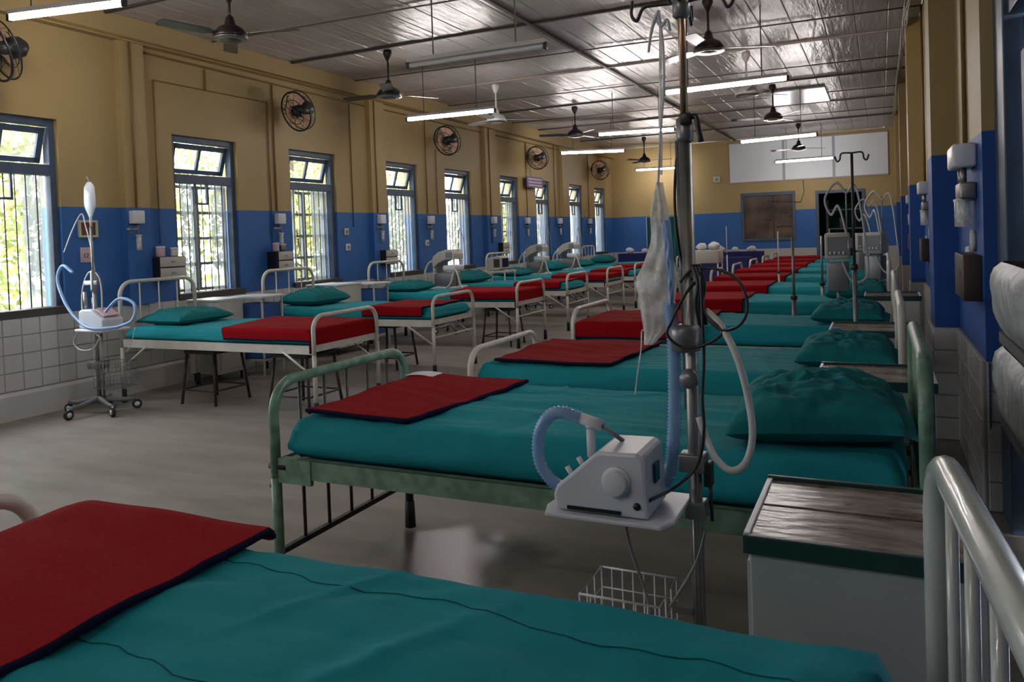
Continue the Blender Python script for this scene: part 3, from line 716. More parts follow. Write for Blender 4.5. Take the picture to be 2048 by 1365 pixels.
stool('black metal stool under the foot of the nearest left-row bed', -4.17, 4.86, .36, .45)
stool('black metal stool under the foot of the third left-row bed', -4.15, 8.42, .34, .45)
stool('black metal stool under the foot of the second left-row bed', -4.6, 6.70, .34, .45)

# ------------------------------------------------------------------ left-hand equipment stand
def caster(mb, c, r=.045): mb.lathe([(0, -.016), (r*.9, -.016), (r, -.008), (r, .008), (r*.9, .016), (0, .016)], c, 16, Matrix.Rotation(R(90), 3, 'X'))
def castor_base(t, rad, n, a0, m='grey_metal', z=.075, wheel=.032, hub_m='white_plastic'):
    for k in range(n):
        a = a0+2*math.pi*k/n; c, s = math.cos(a), math.sin(a)
        leg = B().tube(crv([(0, 0, z+.04), (c*rad*.35, s*rad*.35, z+.025), (c*rad*.7, s*rad*.7, z+.01), (c*rad, s*rad, z+.012)], 4), [.026-.0008*i for i in range(13)], 8).build('base_arm', m, t)
        cc = B(); rot = Matrix.Rotation(a, 3, 'Z') @ Matrix.Rotation(R(90), 3, 'X')
        cc.lathe([(wheel*.55, -.013), (wheel*.95, -.012), (wheel, -.006), (wheel, .006), (wheel*.95, .012), (wheel*.55, .013)], (c*rad, s*rad, wheel), 16, rot)
        w_ = cc.build('wheel', 'rubber', leg)
        B().lathe([(0, -.015), (wheel*.55, -.015), (wheel*.55, .015), (0, .015)], (c*rad, s*rad, wheel), 14, rot).cyl((c*rad, s*rad, wheel), (c*rad, s*rad, z+.01), .007, 6).build('wheel_hub', hub_m, leg)
def wire_basket(t, x0, x1, y0, y1, z0, z1, nx=6, ny=3, nz=3, m='steel', r=.0022):
    mb = B()
    for z in [z0+(z1-z0)*k/nz for k in range(nz+1)]:
        mb.tube([(x0, y0, z), (x1, y0, z), (x1, y1, z), (x0, y1, z)], r*(1.6 if z == z1 else 1), 5, closed=True)
    for k in range(nx+1):
        x = x0+(x1-x0)*k/nx; mb.tube([(x, y0, z1), (x, y0, z0), (x, y1, z0), (x, y1, z1)], r, 5)
    for k in range(1, ny):
        y = y0+(y1-y0)*k/ny; mb.tube([(x0, y, z1), (x0, y, z0), (x1, y, z0), (x1, y, z1)], r, 5)
    return mb.build('wire_basket', m, t)
EX, EY = -5.72, 4.20
ls = thing('ventilator_stand', 'wheeled ventilator stand with small machine and hoses by the left wall', 'medical stand', (EX, EY, 0))
castor_base(ls, .27, 5, R(198), wheel=.038)
B().cyl((0, 0, .08), (0, 0, 1.02), .016, 10).build('pole', 'grey_metal', ls)
B().cyl((.045, .01, .09), (.045, .01, .72), .010, 8).build('side_pole', 'steel', ls)
B().cyl((0, 0, 1.0), (-.005, 0, 1.50), .010, 8).build('upper_pole', 'steel', ls)
B().lathe([(.024, 0), (.026, .02), (.024, .16), (.018, .17)], (0, 0, .98), 12).box((-.10, -.018, 1.03), (.06, .018, 1.07), .006).build('clamp', 'grey_metal', ls)
B().box((-.05, -.06, .36), (.07, .06, .42), .008).build('lower_clamp', 'grey_metal', ls)
wire_basket(ls, .06, .30, -.09, .12, .22, .42)
B().box((-.13, -.10, .66), (.20, .16, .685), .01).build('tray', 'white_plastic', ls)
mc = B().prism([(-.11, .69), (.17, .69), (.17, .76), (.04, .84), (-.08, .84), (-.11, .82)], 'y', -.07, .12).build('machine', 'device_white', ls, bevel=.01)
B().box((-.115, -.05, .72), (-.108, .08, .80)).build('screen', 'screen_dark', mc)
B().prism([(.06, .836), (.15, .782), (.16, .79), (.07, .845)], 'y', -.04, .09).build('control_panel', 'sign_pink', mc)
B().cyl((-.08, -.02, .84), (-.09, -.02, .98), .014, 10).cyl((-.05, .03, .84), (-.05, .03, .93), .018, 10).build('water_trap', 'steel', ls)
hm = B(); hose(hm, [P(235, 655, 4.12), P(265, 640, 4.12), P(268, 608, 4.15), P(238, 598, 4.18), P(210, 625, 4.15)], .011)
hm2 = hm.build('breathing_hose', 'blue_hose'); hm2.parent = ls; hm2.matrix_parent_inverse = Matrix.Translation((-EX, -EY, 0))
def sub(mb, name, m, root):
    o = mb.build(name, m); o.parent = root; o.matrix_parent_inverse = Matrix.Translation(tuple(-v for v in root.location)); return o
mb = B(); hose(mb, [P(145, 545, 4.2), P(125, 532, 4.2), P(115, 560, 4.2), P(130, 605, 4.18), P(155, 640, 4.15), P(185, 658, 4.1), P(235, 655, 4.12)], .012); sub(mb, 'breathing_hose', 'blue_hose', ls)
sub(B().tube(crv([P(205, 640, 4.2), P(203, 580, 4.2), P(195, 550, 4.2), P(178, 545, 4.2), P(166, 575, 4.2), P(165, 620, 4.2), P(180, 655, 4.15), P(200, 675, 4.12)], 8), .006, 8), 'sensor_tube', 'white_hose', ls)
sub(B().tube(crv([P(178, 660, 4.15), P(155, 668, 4.12), P(147, 685, 4.12), P(160, 700, 4.12), P(185, 698, 4.12), P(200, 675, 4.15)], 8), .005, 8), 'drain_tube', 'white_hose', ls)
sub(B().tube(crv([P(190, 548, 4.2), P(183, 500, 4.25), P(172, 455, 4.25), P(163, 428, 4.25), P(145, 460, 4.2), P(128, 505, 4.2)], 8), .005, 8), 'holder_arm', 'white_plastic', ls)
sub(B().tube(crv([P(270, 655, 4.15), P(262, 690, 4.15), P(252, 705, 4.15)], 6), .003, 6), 'cable', 'white_hose', ls)
# drip bag hanging from the stand
db = thing('drip_bag', 'clear drip bag hanging above the left ventilator stand', 'drip bag', (EX+.0, EY, 1.50))
B().grid(lambda u, v: ((.060*min(1, .35+v*6)*(1 if v < .66 else max(.14, 1-(v-.66)*2.6)))*math.copysign(abs(math.cos(u*2*math.pi))**.5, math.cos(u*2*math.pi)), .022*math.sin(u*2*math.pi)*math.sin(math.pi*min(.98, max(.05, v))), .36-.30*v), 24, 16).build('bag', 'drip_bag', db)
B().tube(crv([(0, 0, .36), (-.02, 0, .40), (-.035, 0, .385)], 5), .003, 6).tube(crv([(0, 0, .36), (.02, 0, .39), (.03, 0, .42)], 5), .003, 6).build('hanger_hook', 'steel', db)
B().cyl((0, 0, .09), (0, 0, .0), .010, 8).tube(crv([(0, 0, .02), (.01, 0, -.3), (.0, -.01, -.6), (.01, 0, -.75)], 8), .002, 5).build('drip_line', 'white_hose', db)

# ------------------------------------------------------------------ foreground stand with breathing machine
SX, SY = -.385, 1.72
fs_ = thing('ventilator_stand', 'steel stand with clamps and cables in the foreground between front bed and green bed', 'medical stand', (SX, SY, 0))
castor_base(fs_, .15, 5, R(120), wheel=.025, z=.06)
B().cyl((0, 0, .08), (0, 0, 1.53), .0145, 14).build('pole', 'steel', fs_)
B().cyl((0.0, 0, 1.50), (0.0, 0, 1.95), .0085, 12).build('upper_pole', 'brass_tube', fs_)
B().cyl((-.016, .012, .9), (-.020, .012, 1.50), .006, 8).build('side_rod', 'grey_metal', fs_)
B().cyl((.0, -.016, .30), (.0, -.016, .80), .006, 8).build('front_rod', 'steel', fs_)
B().lathe([(.017, 0), (.019, .01), (.019, .05), (.013, .055)], (0, 0, 1.495), 14).build('clamp_collar', 'grey_metal', fs_)
B().tube(crv([(0.01, -.014, 1.545), (.03, -.02, 1.545), (.034, -.022, 1.52), (.040, -.022, 1.49)], 5), .0065, 8).box((-.005, -.028, 1.53), (.02, -.008, 1.555), .003).build('clamp_lever', 'black_plastic', fs_)
B().lathe([(.016, 0), (.032, .004), (.034, .05), (.030, .058), (.016, .062)], (-.012, 0, 1.03), 18).build('lower_collar', 'grey_metal', fs_)
B().lathe([(0, -.008), (.020, -.008), (.022, 0), (.020, .02), (0, .02)], (0, -.02, .975), 16, Matrix.Rotation(R(90), 3, 'X')).build('round_knob', 'grey_metal', fs_)
B().box((-.032, -.024, .765), (.026, .024, .805), .004).build('clamp_block', 'grey_metal', fs_)
B().box((-.022, -.022, .66), (.024, .022, .70), .004).build('clamp_block', 'grey_metal', fs_)
B().box((.022, -.02, .735), (.04, .01, .79), .004).cyl((.035, -.01, .74), (.037, -.01, .66), .004, 8).build('hose_clip', 'black_plastic', fs_)
# top bracket with hooks
tb = B().lathe([(.012, 0), (.019, .005), (.019, .045), (.012, .05)], (0, 0, 1.765), 14)
tb.build('top_collar', 'grey_metal', fs_)
hk = B()
for s, dz in ((-1, 0), (1, .0)):
    hk.tube(crv([(0, 0, 1.80), (s*.06, 0, 1.803), (s*.085, 0, 1.80), (s*.10, 0, 1.775), (s*.112, 0, 1.79), (s*.108, 0, 1.82)], 6), .004, 8)
    hk.tube(crv([(0, 0, 1.80), (0, s*.06, 1.803), (0, s*.085, 1.80), (0, s*.10, 1.775), (0, s*.112, 1.79), (0, s*.108, 1.82)], 6), .004, 8)
hk.build('hook_bracket', 'dark_iron', fs_)
# tray and basket
trp = [(-.285, -.19), (-.03, -.19), (-.012, -.15), (-.012, .03), (-.25, .03), (-.29, -.03), (-.30, -.14)]
B().prism(trp, 'z', .672, .682).build('tray', 'device_white', fs_, loc=(0, 0, .02), bevel=.003)
wire_basket(fs_, -.235, -.055, -.13, .02, .36, .505, nx=7, ny=3, nz=3, m='white_plastic', r=.0018)
B().box((-.06, -.012, .44), (-.01, .012, .455)).build('basket_bracket', 'grey_metal', fs_)
# the machine on the tray
Z0 = .702; DX = .052
mp = thing('breathing_machine', 'white breathing machine with round dial on the foreground stand tray', 'medical device', (SX+DX, SY, Z0))
def pm(x, y, dy=-.17):
    q = P(x, y, SY+dy); return (q.x-SX, q.z-Z0)
prof = [(-.318, .003), (-.323, .035), (-.315, .055), (-.225, .132), (-.215, .137), (-.135, .139), (-.118, .131), (-.112, .003)]
bd = B().prism(prof, 'y', -.175, -.02).build('body', 'device_white', mp, bevel=.007)
B().lathe([(0, .0), (.0305, .0), (.031, .0005), (.031, .004), (.0305, .0045), (.0265, .0046), (.0262, .005), (.0255, .0195), (.0250, .020), (.0248, .0201), (0, .0202)], (-.178, -.175, .078), 28, Matrix.Rotation(R(90), 3, 'X')).build('dial', 'white_plastic', mp)
B().box((-.1125, -.12, .065), (-.109, -.085, .105)).build('screen', 'screen_dark', mp)
B().box((-.29, -.178, .008), (-.17, -.174, .016)).cyl((-.135, -.178, .03), (-.135, -.172, .03), .008, 10).build('socket', 'black_plastic', mp)
B().cyl((-.262, -.09, .10), (-.262, -.09, .168), .010, 12).cyl((-.262, -.09, .165), (-.262, -.09, .172), .012, 12).build('outlet_port', 'device_white', mp)
B().cyl((-.285, -.09, .185), (-.235, -.09, .172), .013, 12).build('hose_cuff', 'white_plastic', mp)
B().cyl((-.235, -.09, .172), (-.19, -.08, .138), .005, 8).build('probe', 'grey_plastic', mp)
for k in range(3): B().cyl((-.30+.02*k, -.12+.02*k, .066+.017*k), (-.31+.02*k, -.12+.02*k, .082+.017*k), .006, 8).build('filter_knob', 'white_plastic', mp)
q0 = Vector((SX+DX, SY, Z0))
mb = B(); hose(mb, [q0+Vector(v) for v in ((-.285, -.09, .185), (-.325, -.10, .198), (-.36, -.10, .185), (-.385, -.10, .14), (-.385, -.10, .08), (-.36, -.09, .035), (-.335, -.07, .012))], .0135); sub(mb, 'corrugated_hose', 'blue_hose', mp)
mb = B(); hose(mb, [q0+Vector(v) for v in ((-.125, -.01, .02), (-.112, .02, .06), (-.102, .02, .14), (-.097, .02, .25), (-.094, .01, .36), (-.097, .0, .44))], .0145); sub(mb, 'corrugated_hose', 'blue_hose', mp)
wh = crv([P(1412, 622, 1.70), P(1440, 650, 1.68), P(1472, 710, 1.66), P(1495, 790, 1.66), P(1505, 870, 1.66), P(1492, 925, 1.66), P(1462, 942, 1.66), P(1430, 915, 1.67), P(1410, 870, 1.69), P(1398, 835, 1.70)], 10)
mb = B(); mb.tube(wh, .0078, 10); sub(mb, 'white_hose', 'white_hose', fs_)
cc = [P(1395, 560, 1.70), P(1370, 590, 1.68), P(1345, 640, 1.67), P(1335, 670, 1.67), P(1365, 695, 1.67), P(1410, 690, 1.67), P(1445, 665, 1.67), P(1420, 640, 1.68), P(1405, 625, 1.69), P(1440, 660, 1.67), P(1480, 650, 1.67), P(1495, 610, 1.67), P(1475, 560, 1.68), P(1430, 538, 1.69), P(1385, 540, 1.70), P(1360, 565, 1.70)]
sub(B().tube(crv(cc, 8), .0033, 7), 'power_cable', 'black_plastic', fs_)
cc = [P(1402, 545, 1.69), P(1405, 640, 1.68), P(1408, 720, 1.68), P(1405, 800, 1.68), P(1408, 860, 1.68), P(1395, 930, 1.67), P(1350, 975, 1.64), P(1297, 1003, 1.56)]
sub(B().tube(crv(cc, 8), .0038, 7), 'power_cable', 'black_plastic', fs_)
sub(B().tube(crv([P(1362, 275, 1.73), P(1352, 330, 1.73), P(1350, 420, 1.73), P(1362, 520, 1.72), P(1385, 560, 1.70)], 8), .0032, 6), 'hanging_cable', 'black_plastic', fs_)
for off in (0, 6, 12): sub(B().tube(crv([P(1385+off, 530, 1.70), P(1396+off, 570, 1.69), P(1392+off, 610, 1.69), P(1400+off, 650, 1.69)], 6), .005, 7), 'cable_bundle', 'black_plastic', fs_)
sub(B().tube(crv([P(1250, 1045, 1.60), P(1265, 1110, 1.62), P(1290, 1180, 1.64), P(1310, 1260, 1.65)], 6), .0035, 6), 'loose_lead', 'grey_plastic', fs_)
sub(B().tube(crv([P(1412, 1060, 1.70), P(1395, 1120, 1.68), P(1365, 1175, 1.66), P(1340, 1215, 1.65)], 6), .0035, 6), 'loose_lead', 'grey_plastic', fs_)
# packet of tubing hanging from the hook
def outline_bag(pts, Y, thick, nm, m, parent, seed):
    """crumpled bag: left and right edges given by rows"""
    rows = [(P(a, y, Y), P(b, y, Y)) for (y, a, b) in pts]
    def g(sg):
        def f(u, v):
            k = v*(len(rows)-1); i = min(int(k), len(rows)-2); t = k-i
            l = rows[i][0].lerp(rows[i+1][0], t); r = rows[i][1].lerp(rows[i+1][1], t); p_ = l.lerp(r, u)
            bulge = math.sin(math.pi*u)**.6*thick*(.6+.4*math.sin(v*9+seed))+.010*noise.noise((u*4+seed, v*9, seed))*math.sin(math.pi*u)
            return (p_.x, p_.y+sg*bulge, p_.z)
        return f
    return sub(B().grid(g(-1), 14, 26).grid(g(1), 14, 26), nm, m, parent)
hb = thing('tubing_packet', 'clear packet of breathing tubes hanging from the foreground stand hook', 'packet', (SX-.1, 1.73, 1.80))
outline_bag([(365, 1312, 1326), (390, 1306, 1330), (430, 1300, 1338), (480, 1303, 1338), (530, 1286, 1350), (560, 1270, 1356), (600, 1278, 1350), (640, 1284, 1340), (665, 1288, 1330), (690, 1288, 1306)], 1.73, .016, 'clear_bag', 'clear_plastic', hb, 2.0)
outline_bag([(440, 1322, 1341), (500, 1328, 1347), (560, 1334, 1349), (610, 1338, 1347)], 1.70, .008, 'blue_tubing', 'blue_hose', hb, 5.0)
sub(B().tube(crv([P(1318, 25, 1.73), P(1326, 90, 1.73), P(1328, 170, 1.73), P(1322, 250, 1.73), P(1318, 330, 1.73), P(1316, 370, 1.73)], 8), .0028, 6), 'cord', 'bag_white', hb)
sub(B().cyl(P(1322, 45, 1.74), P(1321, 350, 1.74), .0045, 8), 'clear_tube', 'clear_plastic', hb)
sub(B().tube(crv([P(1318, 22, 1.73), P(1306, 50, 1.72), P(1300, 80, 1.72), P(1297, 105, 1.72)], 6), [.0045-.0001*i for i in range(19)], 6).tube(crv([P(1310, 30, 1.73), P(1322, 52, 1.72), P(1334, 40, 1.72), P(1340, 62, 1.72)], 6), .0035, 6), 'knotted_gauze', 'bag_white', hb)
sub(B().tube(crv([P(1303, 690, 1.73), P(1285, 660, 1.73), P(1282, 700, 1.73), P(1275, 750, 1.72), P(1270, 790, 1.72)], 8), .0016, 6), 'thin_line', 'clear_plastic', hb)

# ------------------------------------------------------------------ right-hand stands
def iv_pole(label, x, y, h, m='steel', hooks=True, r=.010, base=True, group='drip stands'):
    t = thing('drip_stand', label, 'drip stand', (x, y, 0), group=group)
    if base: castor_base(t, .17, 5, R(90), wheel=.022, z=.05)
    B().cyl((0, 0, .06), (0, 0, h*.6), r*1.3, 10).build('lower_pole', m, t)
    B().cyl((0, 0, h*.6), (0, 0, h), r*.8, 8).build('upper_pole', m if not hooks else 'dark_iron', t)
    B().lathe([(r*1.3, 0), (r*2, .005), (r*2, .03), (r, .035)], (0, 0, h*.6), 12).build('collar', 'black_plastic', t)
    if hooks:
        hk = B()
        for s in (-1, 1): hk.tube(crv([(0, 0, h), (s*.055, 0, h), (s*.065, 0, h-.035), (s*.08, 0, h-.045), (s*.092, 0, h-.015)], 6), .005, 8)
        hk.build('hooks', 'dark_iron', t)
    return t
iv_pole('tall black-topped drip stand with two hooks by the fourth right-row bed', -.145, 5.0, 1.72)
iv_pole('short plain pole standing across the fourth right-row bed', -.62, 6.38, 1.22, m='steel', hooks=False, r=.013)
iv_pole('short plain pole behind the fifth right-row bed', -.52, 8.05, 1.2, m='steel', hooks=False, r=.013)
iv_pole('thin pale pole behind the sixth right-row bed', -1.10, 9.65, 1.25, m='cream_paint', hooks=False, r=.009)
iv_pole('thin pale pole far down the right row by the doorway', -.62, 11.2, 1.25, m='cream_paint', hooks=False, r=.010)
def monitor_cart(label, x, y, h, rz=0):
    t = thing('ventilator_cart', label, 'medical cart', (x, y, 0), rz, 'ventilator carts'); t.scale = (.68, .68, 1); castor_base(t, .2, 5, R(50), wheel=.03)
    B().cyl((0, 0, .08), (0, 0, h-.2), .022, 10).build('column', 'steel', t)
    B().box((-.11, -.11, h-.32), (.11, .11, h-.10), .01).build('cabinet', 'grey_metal', t)
    B().box((-.13, -.12, h-.08), (.13, .12, h+.12), .02).build('ventilator_body', 'beige_plastic', t)
    B().box((-.10, -.128, h-.05), (.10, -.118, h+.09)).build('front_panel', 'grey_plastic', t)
    for k in range(4): B().cyl((-.07+.045*k, -.128, h-.03), (-.07+.045*k, -.142, h-.03), .012, 10).build('dial', 'white_plastic', t)
    B().cyl((.10, 0, h+.1), (.10, 0, h+.45), .008, 8).build('arm', 'steel', t)
    hm = B(); hose(hm, [(.10, 0, h+.42), (.0, -.02, h+.50), (-.12, -.02, h+.38), (-.06, -.02, h+.26), (.02, -.05, h+.32), (.10, -.1, h+.1), (.12, -.13, h)], .011, step=.014); hm.build('breathing_hose', 'white_hose', t)
    hm = B(); hose(hm, [(.10, 0, h+.42), (.2, .02, h+.46), (.28, 0, h+.1), (.30, -.02, h-.2), (.15, -.08, h-.25), (.05, -.13, h-.1)], .011, step=.014); hm.build('breathing_hose', 'white_hose', t)
    return t
monitor_cart('grey ventilator cart with looped white hoses, behind the fourth right-row bed', -.30, 6.42, 1.12)
monitor_cart('ventilator cart with looped hoses by the right wall, sixth gap', -.05, 8.05, 1.10, R(-20))
monitor_cart('ventilator cart with looped hoses by the right wall, seventh gap', -.18, 9.66, 1.08, R(10))

# ------------------------------------------------------------------ ventilators by the left row
def bonnet_vent(label, x, y, rz=0):
    t = thing('ventilator_cart', label, 'medical cart', (x, y, 0), rz, 'ventilators between the left-row beds')
    castor_base(t, .22, 4, R(45), wheel=.035)
    for sx in (-.12, .12): B().box((sx-.012, -.012, .09), (sx+.012, .012, .80)).build('column', 'steel', t)
    B().box((-.20, -.16, .62), (.20, .16, .65), .006).build('shelf', 'white_plastic', t)
    B().box((-.17, -.13, .66), (.12, .13, .84), .012).build('ventilator_body', 'grey_metal', t)
    B().box((-.02, -.145, .86), (.18, .12, .94), .02).build('humidifier', 'white_plastic', t)
    B().prism([(-.20, 1.00), (-.18, 1.06), (-.10, 1.12), (.02, 1.155), (.12, 1.15), (.16, 1.10), (.16, 1.02), (.02, 1.02), (-.10, .97), (-.18, .90)], 'y', -.13, .13).build('bonnet', 'beige_plastic', t, bevel=.01)
    B().box((.03, -.136, 1.04), (.13, -.128, 1.12)).build('screen', 'grey_plastic', t)
    B().box((-.16, -.10, .84), (-.13, .10, 1.0)).build('bracket', 'grey_metal', t)
    hm = B(); hose(hm, [(-.15, -.1, 1.0), (-.24, -.12, .98), (-.30, -.14, .86), (-.28, -.15, .72), (-.2, -.17, .64), (-.05, -.18, .60), (.1, -.17, .68), (.16, -.15, .86)], .013, step=.016); hm.build('breathing_hose', 'white_hose', t)
    hm = B(); hose(hm, [(.10, -.1, .92), (.20, -.14, .84), (.25, -.16, .70), (.32, -.18, .62), (.42, -.18, .60)], .012, step=.016); hm.build('breathing_hose', 'white_hose', t)
    B().tube(crv([(.14, 0, 1.1), (.17, 0, 1.3), (.20, -.02, 1.44), (.26, -.02, 1.25), (.27, -.02, 1.0)], 6), .005, 6).build('hose_arm', 'grey_metal', t)
    return t
bonnet_vent('domed ventilator beside the third left-row bed', -5.40, 9.33)
bonnet_vent('domed ventilator beside the fifth left-row bed', -5.45, 12.53)
bonnet_vent('domed ventilator beside the sixth left-row bed', -5.45, 14.10)
mo = thing('patient_monitor', 'beige patient monitor on a cart beside the fourth left-row bed', 'monitor', (-5.45, 10.95, 0))
B().box((-.22, -.20, .75), (.22, .20, .78)).build('cart_top', 'cream_paint', mo)
for sx in (-.2, .2):
    for sy in (-.18, .18): B().cyl((sx, sy, 0), (sx, sy, .76), .011, 8).build('leg', 'cream_paint', mo)
mh = B().prism([(-.13, .785), (.08, .785), (.13, .81), (.13, .98), (.08, 1.01), (-.13, .98)], 'y', -.14, .14).build('housing', 'beige_plastic', mo, bevel=.01)
B().prism([(.131, -.11), (.135, -.11), (.135, .11), (.131, .11)], 'z', .83, .97).build('screen', 'screen_dark', mh)
B().box((.0, -.148, .83), (.10, -.139, .96)).build('side_grille', 'socket_brown', mh)
B().tube(crv([(.13, 0, .8), (.22, .05, .77), (.3, .0, .7)], 5), .006, 6).build('cable', 'grey_plastic', mo)

# ------------------------------------------------------------------ ceiling fans
def ceiling_fan(label, x, y, zm, m='fan_brown', ang=20):
    t = thing('ceiling_fan', label, 'fan', (x, y, zm), R(ang), 'ceiling fans'); top = ZC-.035-zm
    B().lathe([(.012, top), (.045, top-.01), (.05, top-.05), (.02, top-.12), (.012, top-.13)], (0, 0, 0), 16).build('canopy', m, t)
    B().cyl((0, 0, .06), (0, 0, top-.05), .011, 8).build('down_rod', m, t)
    B().lathe([(.012, .16), (.03, .14), (.045, .08), (.10, .05), (.135, .0), (.135, -.025), (.07, -.05), (0, -.055)], (0, 0, 0), 20).build('motor', m, t)
    B().lathe([(.128, -.026), (.137, -.028), (.137, -.036), (.10, -.044)], (0, 0, 0), 20).build('trim_ring', 'steel', t)
    for k in range(3):
        a = k*2*math.pi/3; rot = Matrix.Rotation(a, 3, 'Z') @ Matrix.Rotation(R(9), 3, 'X')
        pts = [(.09, -.018), (.17, -.03), (.20, -.055), (.57, -.06), (.59, -.04), (.59, .04), (.57, .06), (.20, .055), (.17, .03), (.09, .018)]
        n = len(pts); vs = [rot@Vector((p[0], p[1], 0)) for p in pts]+[rot@Vector((p[0], p[1], -.005)) for p in pts]
        B().add(vs, [tuple(range(n)), tuple(range(2*n-1, n-1, -1))]+[(i, (i+1) % n, (i+1) % n+n, i+n) for i in range(n)]).build('blade', m, t)
    return t
FANS = [(-4.68, 4.74, 3.0, 'fan_brown', 'dark ceiling fan nearest the camera on the left side', 15), (-4.8, 7.14, 2.90, 'fan_brown', 'dark ceiling fan above the second left-row bed', 60), (-4.69, 9.54, 2.90, 'fan_white', 'white ceiling fan above the left row', 35),
        (-4.45, 11.94, 2.93, 'fan_brown', 'dark ceiling fan behind the white fan', 80), (-4.65, 16.74, 2.87, 'fan_brown', 'dark ceiling fan at the far end of the left row', 10),
        (-1.36, 7.14, 2.93, 'fan_brown', 'dark ceiling fan nearest the camera on the right side', 25), (-1.39, 9.54, 2.90, 'tube_housing', 'pale grey ceiling fan above the right row', 50), (-1.38, 11.94, 2.90, 'fan_brown', 'dark ceiling fan above the middle of the right row', 70), (-1.46, 16.74, 2.88, 'fan_brown', 'dark ceiling fan at the far end of the right row', 40)]
for x, y, z, m_, lab, an in FANS: ceiling_fan(lab, x, y, z, m_, an)

# ------------------------------------------------------------------ tube lights
def tube_light(label, a, b, z, on=True, rods=(.2, .8)):
    a = Vector((*a, z)); b = Vector((*b, z)); c = (a+b)/2; L = (b-a).length; d = (b-a).normalized(); ang = math.atan2(d.y, d.x)
    t = thing('tube_light', label, 'light', c, ang, 'hanging tube lights')
    B().cyl((-L/2+.02, 0, 0), (L/2-.02, 0, 0), .017, 12).build('tube', 'tube_glow' if on else 'tube_off', t)
    B().prism([(-.022, .025), (.022, .025), (.03, .055), (-.03, .055)], 'x', -L/2, L/2).build('housing', 'tube_housing', t)
    for s in (-1, 1): B().box((s*L/2-.012, -.02, -.022), (s*L/2+.012, .02, .03), .003).build('end_cap', 'black_plastic', t)
    for r_ in rods:
        x = -L/2+L*r_; B().cyl((x, 0, .05), (x, 0, ZC-.002-z), .0055, 6).build('hanging_rod', 'pipe_grey', t)
    return t
tube_light('lit tube light nearest the camera, upper left', (-5.56, 3.53), (-4.62, 3.72), 2.98)
tube_light('unlit tube light hanging above the aisle', (-3.40, 5.34), (-2.21, 5.36), 2.70, on=False)
tube_light('lit tube light above the second left-row bed', (-5.26, 8.20), (-4.08, 8.27), 2.79)
tube_light('large lit tube light above the right row near the stand', (-1.95, 7.87), (-.76, 7.81), 2.70)
tube_light('lit tube light in mid aisle behind the hanging packet', (-3.85, 11.32), (-2.72, 11.50), 2.80)
tube_light('lit tube light above the middle of the left row', (-5.29, 13.38), (-4.22, 13.86), 2.80)
tube_light('lit tube light in front of the white wall panel', (-2.0, 12.9), (-.84, 12.7), 2.68)
tube_light('lit tube light farthest down the right row', (-2.03, 17.69), (-.85, 17.6), 2.70)
tube_light('lit tube light farthest down the left row', (-5.34, 18.4), (-4.3, 18.58), 2.80)

tube_light('added fill tube light over the left row, unseen behind the camera', (-5.2, -.7), (-4.0, -.7), 2.75)  # unseen tubes, added behind the camera to brighten the foreground
tube_light('added fill tube light over the aisle, unseen behind the camera', (-2.3, -1.0), (-1.1, -1.0), 2.75)
# ------------------------------------------------------------------ wall fans on the left wall
def wall_fan(label, y, z):
    t = thing('wall_fan', label, 'fan', (XL+.27, y, z), group='wall fans')
    nrm = Vector((-.15, -.93, -.34)).normalized(); rot = nrm.to_track_quat('Z', 'Y').to_matrix()
    g = B()
    for rr, dz, wr_ in ((.225, .0, .006), (.225, .07, .010), (.14, .10, .004), (.14, -.03, .004), (.07, .105, .005)): g.tube([rot@Vector((rr*math.cos(a*math.pi/12), rr*math.sin(a*math.pi/12), dz)) for a in range(24)], wr_, 5, closed=True)
    for k in range(10):
        a = k*math.pi/5; c, s = math.cos(a), math.sin(a)
        g.tube([rot@Vector((c*q, s*q, dz)) for q, dz in ((.03, .105), (.14, .10), (.225, .07), (.225, 0), (.14, -.03), (.05, -.05))], .0025, 4)
    g.build('guard', 'black_plastic', t)
    B().lathe([(0, .12), (.045, .115), (.05, .10), (.0, .10)], (0, 0, 0), 14, rot).build('badge', 'black_plastic', t)
    for k in range(3):
        a0 = k*2*math.pi/3+1.2
        def f(u, v, a0=a0):
            a = a0+(u-.5)*1.25*(.55+.45*v); q = .03+.175*v
            return rot@Vector((q*math.cos(a), q*math.sin(a), .035+(u-.5)*.05))
        B().grid(f, 8, 5).grid(lambda u, v: f(u, v)+nrm*.003, 8, 5).build('blade', 'fan_peach', t)
    B().lathe([(0, .09), (.06, .08), (.085, .0), (.078, -.13), (.04, -.17), (0, -.175)], (0, 0, 0), 16, rot).build('motor', 'black_plastic', t)
    back = rot@Vector((0, 0, -.12))
    B().tube([back, back+Vector((-.10, .02, -.01)), (-.26, .14, .04)], .016, 8).lathe([(0, 0), (.05, 0), (.05, .02), (0, .025)], (-.27, .14, .04), 12, Matrix.Rotation(R(90), 3, 'Y')).build('bracket', 'black_plastic', t)
for y_, z_, lab in ((3.72, 2.85, 'black wall fan at the left edge above the leftmost window'), (7.05, 2.83, 'black wall fan between second and third windows'), (10.42, 2.82, 'black wall fan above the fourth and fifth windows'), (13.88, 2.82, 'black wall fan above the sixth and seventh windows'), (17.6, 2.81, 'black wall fan nearest the far left corner')):
    wall_fan(lab, y_, z_)

